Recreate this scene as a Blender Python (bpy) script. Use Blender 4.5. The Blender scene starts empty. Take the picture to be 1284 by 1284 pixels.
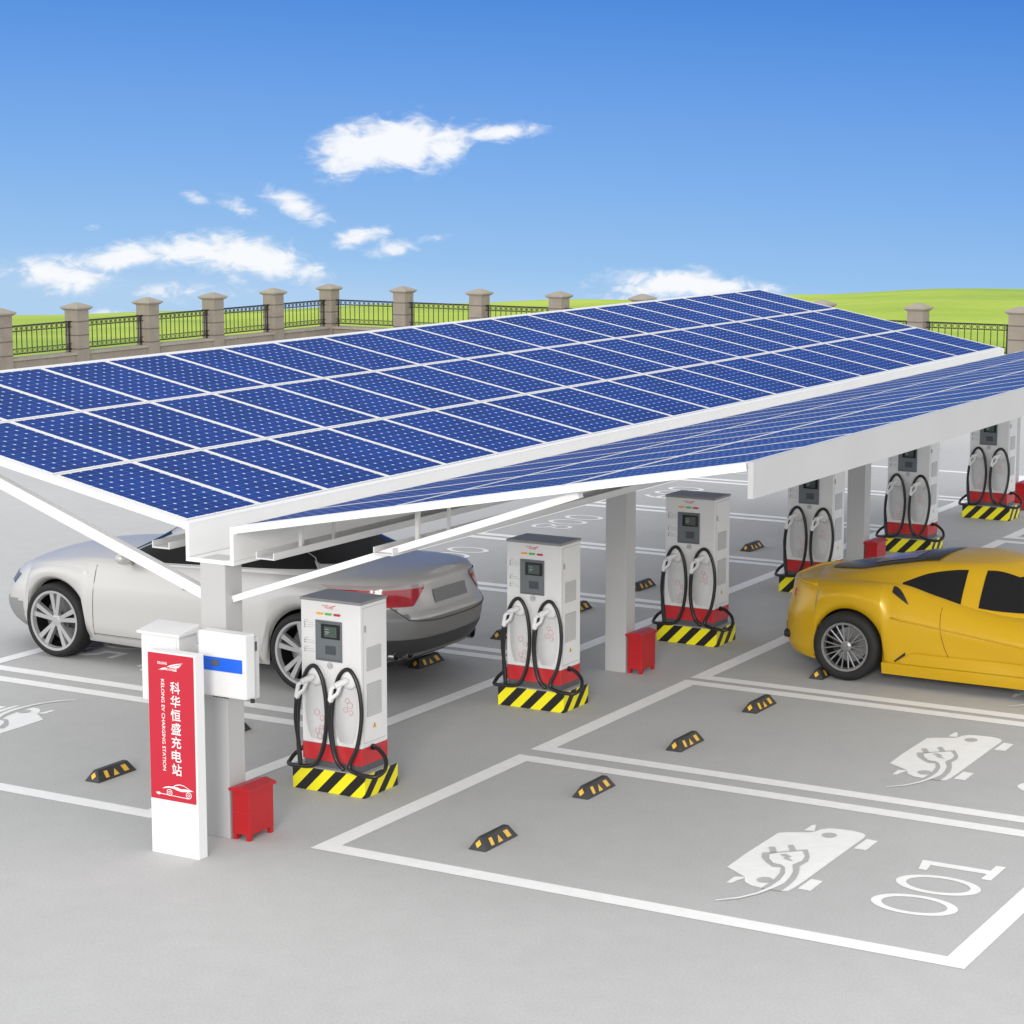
import bpy, bmesh, math, random
import numpy as np
from mathutils import Vector, Matrix
random.seed(7)
sc = bpy.context.scene
COL = sc.collection
R = math.radians
PI = math.pi

# ------------------------------------------------------------------ materials
def new_mat(name):
    m = bpy.data.materials.new(name); m.use_nodes = True
    nt = m.node_tree
    return m, nt, nt.nodes, nt.links, nt.nodes['Principled BSDF']

def pmat(name, col, rough=0.5, metal=0.0, var=0.0, scale=3.0, bump=0.0, bscale=40.0, coat=0.0, emis=None, spec=None):
    m, nt, N, L, b = new_mat(name)
    b.inputs['Base Color'].default_value = (*col, 1)
    b.inputs['Roughness'].default_value = rough
    b.inputs['Metallic'].default_value = metal
    b.inputs['Coat Weight'].default_value = coat
    b.inputs['Coat Roughness'].default_value = 0.08
    if spec is not None: b.inputs['Specular IOR Level'].default_value = spec
    tc = N.new('ShaderNodeTexCoord')
    if var > 0:
        n = N.new('ShaderNodeTexNoise'); n.inputs['Scale'].default_value = scale; n.inputs['Detail'].default_value = 6
        L.new(tc.outputs['Object'], n.inputs['Vector'])
        r = N.new('ShaderNodeMapRange'); r.inputs['From Min'].default_value = .3; r.inputs['From Max'].default_value = .7
        r.inputs['To Min'].default_value = 1 - var; r.inputs['To Max'].default_value = 1 + var
        L.new(n.outputs['Fac'], r.inputs['Value'])
        mx = N.new('ShaderNodeVectorMath'); mx.operation = 'SCALE'; mx.inputs[0].default_value = col
        L.new(r.outputs['Result'], mx.inputs['Scale']); L.new(mx.outputs['Vector'], b.inputs['Base Color'])
    if bump > 0:
        n2 = N.new('ShaderNodeTexNoise'); n2.inputs['Scale'].default_value = bscale; n2.inputs['Detail'].default_value = 4
        L.new(tc.outputs['Object'], n2.inputs['Vector'])
        bp = N.new('ShaderNodeBump'); bp.inputs['Strength'].default_value = bump; bp.inputs['Distance'].default_value = .02
        L.new(n2.outputs['Fac'], bp.inputs['Height']); L.new(bp.outputs['Normal'], b.inputs['Normal'])
    if emis:
        b.inputs['Emission Color'].default_value = (*emis[0], 1); b.inputs['Emission Strength'].default_value = emis[1]
    return m

M = {}
M['white'] = pmat('white_painted_steel', (.72, .72, .715), .38, var=.02, scale=2)
M['steel'] = pmat('galvanised_white_steel', (.55, .55, .548), .42, var=.03, scale=2)
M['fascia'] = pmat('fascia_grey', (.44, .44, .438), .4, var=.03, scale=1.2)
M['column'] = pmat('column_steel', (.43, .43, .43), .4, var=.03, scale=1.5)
M['cabinet'] = pmat('cabinet_white', (.70, .70, .70), .3, var=.015, scale=3)
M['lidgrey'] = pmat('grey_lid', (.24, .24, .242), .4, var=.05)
M['red'] = pmat('red_panel', (.50, .025, .03), .4, var=.05)
M['signred'] = pmat('sign_red', (.47, .011, .03), .45, var=.02)
M['signwhite'] = pmat('sign_white', (.74, .74, .74), .5)
M['boxred'] = pmat('extinguisher_red', (.42, .010, .014), .35, var=.05)
M['darkgrey'] = pmat('dark_grey', (.085, .09, .095), .5, var=.06)
M['panelgrey'] = pmat('panel_grey', (.13, .145, .155), .45, var=.04)
M['screen'] = pmat('screen_black', (.012, .013, .014), .12, spec=.4)
M['lcd'] = pmat('lcd_dark', (.06, .085, .075), .2)
M['lcdlight'] = pmat('lcd_pale', (.35, .40, .38), .3)
M['reader'] = pmat('card_reader', (.05, .058, .07), .5)
M['louvre'] = pmat('louvre_grey', (.42, .43, .43), .5, var=.04)
M['rubber'] = pmat('black_rubber', (.012, .012, .013), .38, var=.15, scale=12)
M['tyre'] = pmat('tyre_rubber', (.007, .007, .007), .75, var=.2, scale=8)
M['stopblack'] = pmat('stop_rubber', (.035, .035, .036), .55, var=.25, scale=9, bump=.2, bscale=90)
M['amber'] = pmat('amber_marks', (.72, .42, .05), .4, var=.15, scale=20)
M['paint'] = pmat('road_paint', (.90, .90, .895), .6, var=.035, scale=7, bump=.1, bscale=120)
M['orange'] = pmat('lamp_orange', (.85, .40, .03), .3)
M['green'] = pmat('lamp_green', (.10, .45, .06), .3)
M['lampred'] = pmat('lamp_red', (.50, .02, .06), .3)
M['logored'] = pmat('logo_red', (.65, .03, .06), .5)
M['pinkline'] = pmat('pink_line', (.62, .30, .32), .5)
M['blue'] = pmat('stripe_blue', (.008, .11, .66), .35)
M['silver'] = pmat('silver_car_paint', (.53, .525, .515), .36, metal=.35, coat=0, spec=.3)
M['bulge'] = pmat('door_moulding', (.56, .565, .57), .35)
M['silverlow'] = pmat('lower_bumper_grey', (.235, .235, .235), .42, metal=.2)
M['silver2'] = pmat('alloy', (.42, .42, .43), .35, metal=.45)
M['alloydark'] = pmat('alloy_dark', (.34, .34, .345), .25, metal=.8)
M['chrome'] = pmat('chrome_dark', (.34, .34, .35), .18, metal=1)
M['glass'] = pmat('car_glass', (.016, .016, .017), .2, spec=.05)
M['trimblack'] = pmat('black_trim', (.015, .015, .016), .4)
M['yellow'] = pmat('yellow_car_paint', (.55, .33, .006), .28, metal=.1, coat=.15)
M['lamp'] = pmat('tail_lamp_red', (.42, .008, .02), .12, coat=.6)
M['headlamp'] = pmat('headlamp', (.10, .105, .11), .15)
M['lampclear'] = pmat('tail_lamp_clear', (.42, .34, .34), .15, coat=.6)
M['plate'] = pmat('plate_grey', (.22, .22, .225), .5)
M['bumpergrey'] = pmat('diffuser_grey', (.045, .045, .047), .45)
M['disc'] = pmat('brake_disc', (.30, .30, .31), .35, metal=.8, var=.1)
M['enginered'] = pmat('engine_red', (.12, .012, .02), .25, coat=.4)
M['iron'] = pmat('wrought_iron', (.012, .012, .013), .5)
M['stone'] = pmat('fence_stone', (.235, .205, .168), .85, var=.10, scale=2.5, bump=.25, bscale=25)
M['stonecap'] = pmat('fence_cap_stone', (.29, .262, .22), .85, var=.10, scale=3, bump=.25, bscale=25)
M['joint'] = pmat('mortar_joint', (.11, .095, .08), .9)

def ground_mat():
    m, nt, N, L, b = new_mat('concrete_pavement')
    b.inputs['Roughness'].default_value = .8
    tc = N.new('ShaderNodeTexCoord')
    g = N.new('ShaderNodeNewGeometry')
    n1 = N.new('ShaderNodeTexNoise'); n1.inputs['Scale'].default_value = .22; n1.inputs['Detail'].default_value = 5
    n2 = N.new('ShaderNodeTexNoise'); n2.inputs['Scale'].default_value = 38; n2.inputs['Detail'].default_value = 3
    n3 = N.new('ShaderNodeTexNoise'); n3.inputs['Scale'].default_value = 3.1; n3.inputs['Detail'].default_value = 7
    for n in (n1, n2, n3): L.new(g.outputs['Position'], n.inputs['Vector'])
    r1 = N.new('ShaderNodeValToRGB'); e = r1.color_ramp.elements
    e[0].position = .3; e[0].color = (.445, .447, .443, 1); e[1].position = .7; e[1].color = (.488, .490, .486, 1)
    L.new(n1.outputs['Fac'], r1.inputs['Fac'])
    def scl(n, lo, hi):
        r = N.new('ShaderNodeMapRange'); r.inputs['From Min'].default_value = .3; r.inputs['From Max'].default_value = .7
        r.inputs['To Min'].default_value = lo; r.inputs['To Max'].default_value = hi
        L.new(n.outputs['Fac'], r.inputs['Value']); return r
    a = scl(n2, .93, 1.07); c = scl(n3, .975, 1.025)
    mu = N.new('ShaderNodeMath'); mu.operation = 'MULTIPLY'; L.new(a.outputs['Result'], mu.inputs[0]); L.new(c.outputs['Result'], mu.inputs[1])
    vm = N.new('ShaderNodeVectorMath'); vm.operation = 'SCALE'; L.new(r1.outputs['Color'], vm.inputs[0]); L.new(mu.outputs['Value'], vm.inputs['Scale'])
    L.new(vm.outputs['Vector'], b.inputs['Base Color'])
    bp = N.new('ShaderNodeBump'); bp.inputs['Strength'].default_value = .25; bp.inputs['Distance'].default_value = .01
    L.new(n2.outputs['Fac'], bp.inputs['Height']); L.new(bp.outputs['Normal'], b.inputs['Normal'])
    return m
M['ground'] = ground_mat()

def grass_mat():
    m, nt, N, L, b = new_mat('meadow_grass')
    b.inputs['Roughness'].default_value = .9
    g = N.new('ShaderNodeNewGeometry')
    mp = N.new('ShaderNodeMapping'); mp.inputs['Scale'].default_value = (.05, .07, .2); mp.inputs['Rotation'].default_value = (0, 0, R(-30))
    L.new(g.outputs['Position'], mp.inputs['Vector'])
    n1 = N.new('ShaderNodeTexNoise'); n1.inputs['Scale'].default_value = 1.0; n1.inputs['Detail'].default_value = 6
    L.new(mp.outputs['Vector'], n1.inputs['Vector'])
    n2 = N.new('ShaderNodeTexNoise'); n2.inputs['Scale'].default_value = 2.2; n2.inputs['Detail'].default_value = 5
    L.new(g.outputs['Position'], n2.inputs['Vector'])
    mix = N.new('ShaderNodeMath'); mix.operation = 'MULTIPLY_ADD'; mix.inputs[1].default_value = .3
    L.new(n2.outputs['Fac'], mix.inputs[0]); L.new(n1.outputs['Fac'], mix.inputs[2])
    r1 = N.new('ShaderNodeValToRGB'); e = r1.color_ramp.elements
    e[0].position = .45; e[0].color = (.24, .37, .018, 1); e[1].position = .82; e[1].color = (.42, .54, .04, 1)
    L.new(mix.outputs['Value'], r1.inputs['Fac']); L.new(r1.outputs['Color'], b.inputs['Base Color'])
    return m
M['grass'] = grass_mat()

def cell_mat():
    m, nt, N, L, b = new_mat('solar_cells')
    b.inputs['Roughness'].default_value = .32; b.inputs['Coat Weight'].default_value = .0
    b.inputs['Specular IOR Level'].default_value = .03
    uv = N.new('ShaderNodeUVMap'); uv.uv_map = 'UV'
    sp = N.new('ShaderNodeSeparateXYZ'); L.new(uv.outputs['UV'], sp.inputs[0])
    def mth(op, a, v=None, v2=None):
        n = N.new('ShaderNodeMath'); n.operation = op
        if hasattr(a, 'links') or hasattr(a, 'is_linked'): L.new(a, n.inputs[0])
        else: n.inputs[0].default_value = a
        if v is not None:
            if isinstance(v, (int, float)): n.inputs[1].default_value = v
            else: L.new(v, n.inputs[1])
        return n.outputs[0]
    ax = mth('ABSOLUTE', mth('SUBTRACT', mth('FRACT', sp.outputs['X']), .5))
    ay = mth('ABSOLUTE', mth('SUBTRACT', mth('FRACT', sp.outputs['Y']), .5))
    dia = mth('GREATER_THAN', mth('ADD', ax, ay), .86)
    lx = mth('GREATER_THAN', ax, .478); ly = mth('GREATER_THAN', ay, .482)
    line = mth('MAXIMUM', lx, ly)
    # fine bus bars across each cell
    bb = mth('GREATER_THAN', mth('ABSOLUTE', mth('SUBTRACT', mth('FRACT', mth('MULTIPLY', sp.outputs['X'], 2.0)), .5)), .475)
    n1 = N.new('ShaderNodeTexNoise'); n1.inputs['Scale'].default_value = 1.2
    g = N.new('ShaderNodeNewGeometry'); L.new(g.outputs['Position'], n1.inputs['Vector'])
    cr = N.new('ShaderNodeValToRGB'); e = cr.color_ramp.elements
    e[0].position = .3; e[0].color = (.002, .025, .155, 1); e[1].position = .7; e[1].color = (.004, .036, .215, 1)
    L.new(n1.outputs['Fac'], cr.inputs['Fac'])
    def mixc(f, c1, col, amt):
        mx = N.new('ShaderNodeMix'); mx.data_type = 'RGBA'
        k = mth('MULTIPLY', f, amt); L.new(k, mx.inputs['Factor'])
        L.new(c1, mx.inputs['A']); mx.inputs['B'].default_value = col; return mx.outputs['Result']
    c = mixc(bb, cr.outputs['Color'], (.04, .08, .30, 1), .6)
    c = mixc(line, c, (.10, .15, .40, 1), .85)
    c = mixc(dia, c, (.50, .60, .78, 1), 1.0)
    L.new(c, b.inputs['Base Color'])
    return m
M['cells'] = cell_mat()

def hazard_mat():
    m, nt, N, L, b = new_mat('hazard_stripes')
    b.inputs['Roughness'].default_value = .35
    tc = N.new('ShaderNodeTexCoord'); sp = N.new('ShaderNodeSeparateXYZ'); L.new(tc.outputs['Object'], sp.inputs[0])
    a = N.new('ShaderNodeMath'); a.operation = 'ADD'; L.new(sp.outputs['X'], a.inputs[0]); L.new(sp.outputs['Y'], a.inputs[1])
    s = N.new('ShaderNodeMath'); s.operation = 'SUBTRACT'; L.new(a.outputs[0], s.inputs[0]); L.new(sp.outputs['Z'], s.inputs[1])
    d = N.new('ShaderNodeMath'); d.operation = 'MULTIPLY_ADD'; d.inputs[1].default_value = 1 / .286; d.inputs[2].default_value = 10.15; L.new(s.outputs[0], d.inputs[0])
    f = N.new('ShaderNodeMath'); f.operation = 'FRACT'; L.new(d.outputs[0], f.inputs[0])
    g = N.new('ShaderNodeMath'); g.operation = 'GREATER_THAN'; g.inputs[1].default_value = .5; L.new(f.outputs[0], g.inputs[0])
    mx = N.new('ShaderNodeMix'); mx.data_type = 'RGBA'; L.new(g.outputs[0], mx.inputs['Factor'])
    mx.inputs['A'].default_value = (.80, .72, .01, 1); mx.inputs['B'].default_value = (.010, .010, .010, 1)
    L.new(mx.outputs['Result'], b.inputs['Base Color'])
    return m
M['hazard'] = hazard_mat()

# ------------------------------------------------------------------ mesh builder
class MB:
    def __init__(s): s.v = []; s.f = []; s.m = []; s.uv = {}
    def add(s, vs, fs, mi=0, xf=None):
        o = len(s.v)
        for p in vs:
            p = Vector(p)
            if xf is not None: p = xf @ p
            s.v.append(tuple(p))
        for f in fs: s.f.append([i + o for i in f]); s.m.append(mi)
        return s
    def box(s, x0, x1, y0, y1, z0, z1, mi=0, xf=None):
        vs = [(x0,y0,z0),(x1,y0,z0),(x1,y1,z0),(x0,y1,z0),(x0,y0,z1),(x1,y0,z1),(x1,y1,z1),(x0,y1,z1)]
        fs = [(0,3,2,1),(4,5,6,7),(0,1,5,4),(1,2,6,5),(2,3,7,6),(3,0,4,7)]
        return s.add(vs, fs, mi, xf)
    def prism(s, poly, h0, h1, fn, mi=0):
        """poly 2-D outline (ccw), extruded between h0 and h1; fn(a, b, h) -> xyz"""
        n = len(poly)
        vs = [fn(a, b, h0) for a, b in poly] + [fn(a, b, h1) for a, b in poly]
        fs = [tuple(range(n))[::-1], tuple(range(n, 2*n))] + [(i, (i+1) % n, n+(i+1) % n, n+i) for i in range(n)]
        return s.add(vs, fs, mi)
    def sheet(s, poly, fn, mi=0):
        return s.add([fn(a, b) for a, b in poly], [tuple(range(len(poly)))], mi)
    def tube(s, pts, r, seg=8, mi=0, closed=False, caps=True):
        P = [Vector(p) for p in pts]; n = len(P)
        rr = r if isinstance(r, (list, tuple)) else [r]*n
        T = []
        for i in range(n):
            a = P[(i-1) % n] if (closed or i > 0) else P[i]; b = P[(i+1) % n] if (closed or i < n-1) else P[i]
            T.append((b-a).normalized())
        u = T[0].orthogonal().normalized(); vs = []
        for i in range(n):
            u = (u - T[i]*u.dot(T[i])).normalized(); w = T[i].cross(u)
            for k in range(seg):
                an = 2*PI*k/seg
                vs.append(P[i] + (u*math.cos(an) + w*math.sin(an))*rr[i])
        fs = []
        for i in range(n if closed else n-1):
            j = (i+1) % n
            for k in range(seg):
                l = (k+1) % seg
                fs.append((i*seg+k, i*seg+l, j*seg+l, j*seg+k))
        if caps and not closed:
            fs.append(tuple(range(seg))[::-1]); fs.append(tuple(range((n-1)*seg, n*seg)))
        return s.add(vs, fs, mi)
    def lathe(s, prof, seg, fn, mi=0, closed=False):
        """prof list of (r, h); fn(a, b, h)->xyz"""
        n = len(prof); vs = []
        for k in range(seg):
            an = 2*PI*k/seg
            for r, h in prof: vs.append(fn(r*math.cos(an), r*math.sin(an), h))
        fs = []
        for k in range(seg):
            l = (k+1) % seg
            for i in range(n if closed else n-1):
                j = (i+1) % n
                fs.append((k*n+i, l*n+i, l*n+j, k*n+j))
        return s.add(vs, fs, mi)
    def build(s, name, mats, parent=None, loc=None, smooth=False, bevel=0, recalc=True, label=None, tri=False):
        me = bpy.data.meshes.new(name); me.from_pydata(s.v, [], s.f)
        for m in (mats if isinstance(mats, (list, tuple)) else [mats]): me.materials.append(M[m] if isinstance(m, str) else m)
        for p, mi in zip(me.polygons, s.m): p.material_index = mi
        if s.uv:
            uvl = me.uv_layers.new(name='UV')
            for fi, uvs in s.uv.items():
                for k, li in enumerate(me.polygons[fi].loop_indices): uvl.data[li].uv = uvs[k]
        bm = bmesh.new(); bm.from_mesh(me)
        if smooth or recalc:
            if smooth: bmesh.ops.remove_doubles(bm, verts=bm.verts, dist=1e-5)
            if recalc: bmesh.ops.recalc_face_normals(bm, faces=bm.faces)
        if tri: bmesh.ops.triangulate(bm, faces=[f for f in bm.faces if len(f.verts) > 4])
        if bevel:
            ed = [e for e in bm.edges if len(e.link_faces) == 2 and e.calc_face_angle(0) > R(30)]
            bmesh.ops.bevel(bm, geom=ed, offset=bevel, segments=2, profile=.6, affect='EDGES', clamp_overlap=True)
        bm.to_mesh(me); bm.free()
        if smooth:
            for p in me.polygons: p.use_smooth = True
        o = bpy.data.objects.new(name, me); COL.objects.link(o)
        if parent: o.parent = parent
        if loc: o.location = loc
        if label: o['label'] = label
        return o

def tag(o, label=None, cat=None, group=None, kind=None):
    if label: o['label'] = label
    if cat: o['category'] = cat
    if group: o['group'] = group
    if kind: o['kind'] = kind
    return o
def empty(name, loc, label=None, cat=None, group=None, rz=0):
    o = bpy.data.objects.new(name, None); COL.objects.link(o); o.location = loc; o.rotation_euler = (0, 0, rz)
    o.empty_display_size = .2
    return tag(o, label, cat, group)
def copy_tree(o, parent=None):
    c = o.copy(); COL.objects.link(c)
    c.parent = parent
    for ch in list(o.children): copy_tree(ch, c)
    return c
def smooth_path(pts, k=8):
    P = [Vector(p) for p in pts]; out = []
    for i in range(len(P)-1):
        p0 = P[max(i-1, 0)]; p1 = P[i]; p2 = P[i+1]; p3 = P[min(i+2, len(P)-1)]
        for j in range(k):
            t = j/k
            out.append(.5*((2*p1) + (p2-p0)*t + (2*p0-5*p1+4*p2-p3)*t*t + (3*p1-p0-3*p2+p3)*t**3))
    out.append(P[-1]); return out

def text_geo(txt, size=1, bold=0.0, spacing=1.0):
    cu = bpy.data.curves.new('t', 'FONT'); cu.body = txt; cu.size = size; cu.offset = bold; cu.space_character = spacing
    cu.resolution_u = 3; cu.align_x = 'CENTER'; cu.align_y = 'CENTER'
    ob = bpy.data.objects.new('t', cu); COL.objects.link(ob)
    bpy.context.view_layer.update()
    me = bpy.data.meshes.new_from_object(ob.evaluated_get(bpy.context.evaluated_depsgraph_get()))
    vs = [tuple(v.co) for v in me.vertices]; fs = [tuple(p.vertices) for p in me.polygons]
    bpy.data.objects.remove(ob); bpy.data.curves.remove(cu); bpy.data.meshes.remove(me)
    return vs, fs
def add_text(mb, txt, fn, w=None, h=None, bold=0.0, mi=0, rot=False):
    """lettering fitted into a w x h box around the origin of fn(a, b)"""
    vs, fs = text_geo(txt, 1, bold)
    if not vs: return
    xs = [v[0] for v in vs]; ys = [v[1] for v in vs]
    cx, cy = (min(xs)+max(xs))/2, (min(ys)+max(ys))/2
    W, H = max(xs)-min(xs), max(ys)-min(ys)
    sx = (w/W) if w else h/H; sy = (h/H) if h else w/W
    out = []
    for v in vs:
        a, b = (v[0]-cx)*sx, (v[1]-cy)*sy
        if rot: a, b = b, -a
        out.append(fn(a, b))
    mb.add(out, fs, mi)

# ------------------------------------------------------------------ camera
F, YAW, PITCH = 2764.353, -0.52742, 0.15165
CAM = Vector((12.16724, -16.97640, 6.5))
fw = Vector((math.sin(YAW)*math.cos(PITCH), math.cos(YAW)*math.cos(PITCH), -math.sin(PITCH)))
rt = Vector((math.cos(YAW), -math.sin(YAW), 0)); up = rt.cross(fw)
cam = bpy.data.cameras.new('camera'); co = bpy.data.objects.new('camera', cam); COL.objects.link(co)
cam.sensor_width = 36; cam.lens = F/1284*36; cam.clip_end = 3000; cam.clip_start = .1
co.location = CAM
co.rotation_euler = Matrix((rt, up, -fw)).transposed().to_euler()
sc.camera = co
def pxdir(x, y): return (fw*F + rt*(x-642) - up*(y-642)).normalized()

# ------------------------------------------------------------------ world: sky and clouds, by direction
W = bpy.data.worlds.new('World'); sc.world = W; W.use_nodes = True
nt = W.node_tree; N = nt.nodes; L = nt.links
bg = N['Background']
tc = N.new('ShaderNodeTexCoord')
def dotn(vec):
    n = N.new('ShaderNodeVectorMath'); n.operation = 'DOT_PRODUCT'; n.inputs[1].default_value = vec
    L.new(tc.outputs['Generated'], n.inputs[0]); return n.outputs['Value']
hf = Vector((math.sin(YAW), math.cos(YAW), 0))
U = dotn(tuple(rt)); V = dotn((0, 0, 1)); Wd = dotn(tuple(hf))
def mth(op, a, b=None, c=None, clamp=False):
    n = N.new('ShaderNodeMath'); n.operation = op; n.use_clamp = clamp
    for i, v in enumerate((a, b, c)):
        if v is None: continue
        if isinstance(v, (int, float)): n.inputs[i].default_value = v
        else: L.new(v, n.inputs[i])
    return n.outputs[0]
def ramp(fac, els):
    r = N.new('ShaderNodeValToRGB'); e = r.color_ramp.elements
    while len(e) > 1: e.remove(e[-1])
    e[0].position = els[0][0]; e[0].color = (*els[0][1], 1)
    for p, c in els[1:]:
        k = e.new(p); k.color = (*c, 1)
    L.new(fac, r.inputs['Fac']); return r.outputs['Color']
def lin(r, g, b):
    return tuple(((c/255)/12.92 if c/255 < .04045 else ((c/255+.055)/1.055)**2.4) for c in (r, g, b))
# elevation -0.06 .. 0.30 mapped to 0 .. 1
fac = N.new('ShaderNodeMapRange'); fac.inputs['From Min'].default_value = -.06; fac.inputs['From Max'].default_value = .30
tilt = mth('MULTIPLY_ADD', U, .055, V)
L.new(tilt, fac.inputs['Value'])
SKY = [(0.0, lin(176, 208, 240)), (.055, lin(152, 195, 239)), (.17, lin(127, 176, 236)), (.27, lin(106, 160, 230)), (.37, lin(84, 143, 222)), (.46, lin(62, 122, 211)), (.7, lin(50, 108, 200)), (1.0, lin(48, 104, 196))]
grad = ramp(fac.outputs['Result'], SKY)
nz = N.new('ShaderNodeTexNoise'); nz.inputs['Scale'].default_value = 26; nz.inputs['Detail'].default_value = 8; nz.inputs['Roughness'].default_value = .62
mp = N.new('ShaderNodeMapping'); mp.inputs['Scale'].default_value = (1, 1, 2.0)
L.new(tc.outputs['Generated'], mp.inputs['Vector']); L.new(mp.outputs['Vector'], nz.inputs['Vector'])
nz2 = N.new('ShaderNodeTexNoise'); nz2.inputs['Scale'].default_value = 80; nz2.inputs['Distortion'].default_value = .6; nz2.inputs['Detail'].default_value = 8; nz2.inputs['Roughness'].default_value = .6
L.new(mp.outputs['Vector'], nz2.inputs['Vector'])
noise = mth('ADD', mth('MULTIPLY', mth('SUBTRACT', nz.outputs['Fac'], .5), 2.0), mth('MULTIPLY', mth('SUBTRACT', nz2.outputs['Fac'], .5), 2.2))
# px, py, rx, ry, slope, weight
BL = [(445,192,52,32,-.1,1.25),(505,180,60,36,-.05,1.3),(560,178,46,26,-.2,1.2),(622,166,58,12,-.1,1.2),(400,212,16,12,0,.6),
      (70,345,70,22,.1,1.0),(150,322,78,18,-.15,1.0),(250,315,78,21,0,1.1),(320,325,78,28,.1,1.2),(385,338,40,20,.3,.8),(300,352,24,20,.5,.8),
      (235,368,60,20,0,.85),(368,258,42,18,.35,1.0),(295,258,28,13,.3,.95),(248,250,20,9,.2,.85),(450,297,40,12,-.15,1.0),(498,312,36,12,-.1,1.0),(540,300,30,7,-.1,.5),
      (830,356,78,20,0,1.3),(890,360,100,14,.05,1.2),(780,372,45,10,0,.8),(115,285,16,6,0,.45),(140,392,30,6,0,.7),(1108,254,18,7,0,.35),(30,345,40,14,0,.5)]
acc = None
uu = mth('DIVIDE', U, mth('MAXIMUM', Wd, .05)); 
hyp = mth('SQRT', mth('ADD', mth('MULTIPLY', U, U), mth('MULTIPLY', Wd, Wd)))
vv = V
for (px, py, rx, ry, sl, wt) in BL:
    d = pxdir(px, py); u0 = d.dot(rt)/d.dot(hf); v0 = d.z
    dx = pxdir(px+rx, py); ru = abs(dx.dot(rt)/dx.dot(hf)-u0); rv = abs(pxdir(px, py-ry).z - v0)
    a = mth('SUBTRACT', uu, u0)
    bb_ = mth('SUBTRACT', vv, v0)
    bb_ = mth('MULTIPLY_ADD', a, sl, bb_)
    q = mth('ADD', mth('POWER', mth('ABSOLUTE', mth('DIVIDE', a, ru)), 2.0), mth('POWER', mth('ABSOLUTE', mth('DIVIDE', bb_, rv)), 2.0))
    g = mth('MULTIPLY', mth('EXPONENT', mth('MULTIPLY', q, -.9)), wt)
    acc = g if acc is None else mth('MAXIMUM', acc, g)
front = mth('GREATER_THAN', Wd, .1)
dens = mth('MULTIPLY', mth('ADD', acc, mth('MULTIPLY', noise, mth('MINIMUM', mth('MULTIPLY', acc, 2.2), .72))), front)
mr = N.new('ShaderNodeMapRange'); mr.interpolation_type = 'SMOOTHSTEP'
mr.inputs['From Min'].default_value = .24; mr.inputs['From Max'].default_value = 1.15; L.new(dens, mr.inputs['Value'])
cloudcol = ramp(mth('MULTIPLY_ADD', nz2.outputs['Fac'], .5, mth('MULTIPLY', mr.outputs['Result'], .5)), [(.3, lin(222, 232, 246)), (.62, lin(252, 253, 255))])
mx = N.new('ShaderNodeMix'); mx.data_type = 'RGBA'
L.new(mth('MULTIPLY', mr.outputs['Result'], .95), mx.inputs['Factor']); L.new(grad, mx.inputs['A']); L.new(cloudcol, mx.inputs['B'])
SUN_EL, SUN_ROT = R(15), None
sdir = Vector((0.38, -0.92, 0)).normalized()       # towards the sun, horizontally
SUN = Vector((sdir.x*math.cos(SUN_EL), sdir.y*math.cos(SUN_EL), math.sin(SUN_EL)))
nish = N.new('ShaderNodeTexSky'); nish.sky_type = 'NISHITA'; nish.sun_disc = False
nish.sun_elevation = SUN_EL; nish.sun_rotation = math.atan2(sdir.x, sdir.y)
ns = N.new('ShaderNodeVectorMath'); ns.operation = 'SCALE'; ns.inputs['Scale'].default_value = .10; L.new(nish.outputs['Color'], ns.inputs[0])
# Nishita sky high up, mostly covered by an added white fill glow; the low band the camera faces has the photograph's own blue
hi = N.new('ShaderNodeMapRange'); hi.interpolation_type = 'SMOOTHSTEP'; hi.inputs['From Min'].default_value = .22; hi.inputs['From Max'].default_value = .55
L.new(V, hi.inputs['Value'])
fin = N.new('ShaderNodeMix'); fin.data_type = 'RGBA'
L.new(hi.outputs['Result'], fin.inputs['Factor']); L.new(mx.outputs['Result'], fin.inputs['A']); L.new(ns.outputs['Vector'], fin.inputs['B'])
fill_veil = N.new('ShaderNodeMix'); fill_veil.data_type = 'RGBA'  # unseen white fill overhead and behind the camera, added to brighten under the roof
vs_ = N.new('ShaderNodeMapRange'); vs_.inputs['From Min'].default_value = 0; vs_.inputs['From Max'].default_value = .7; vs_.inputs['To Min'].default_value = 1.85; vs_.inputs['To Max'].default_value = 1.22
L.new(V, vs_.inputs['Value']); vv_ = N.new('ShaderNodeVectorMath'); vv_.operation = 'SCALE'; vv_.inputs[0].default_value = (1, 1.0, 1.0); L.new(vs_.outputs['Result'], vv_.inputs['Scale']); L.new(vv_.outputs['Vector'], fill_veil.inputs['B'])
hv = N.new('ShaderNodeMapRange'); hv.interpolation_type = 'SMOOTHSTEP'; hv.inputs['From Min'].default_value = .25; hv.inputs['From Max'].default_value = .6; hv.inputs['To Max'].default_value = .85
L.new(V, hv.inputs['Value'])
hz = N.new('ShaderNodeMapRange'); hz.interpolation_type = 'SMOOTHSTEP'; hz.inputs['From Min'].default_value = .80; hz.inputs['From Max'].default_value = .30; hz.inputs['To Max'].default_value = .95
L.new(Wd, hz.inputs['Value']); L.new(mth('MAXIMUM', hv.outputs['Result'], hz.outputs['Result']), fill_veil.inputs['Factor']); L.new(fin.outputs['Result'], fill_veil.inputs['A'])
L.new(fill_veil.outputs['Result'], bg.inputs['Color']); bg.inputs['Strength'].default_value = 1.0

sl = bpy.data.lights.new('sun', 'SUN'); sl.energy = 2.0; sl.angle = R(16); sl.color = (1, .965, .92)
so = bpy.data.objects.new('sun', sl); COL.objects.link(so)
so.rotation_euler = SUN.to_track_quat('Z', 'Y').to_euler(); so.location = (0, -20, 30)

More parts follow.
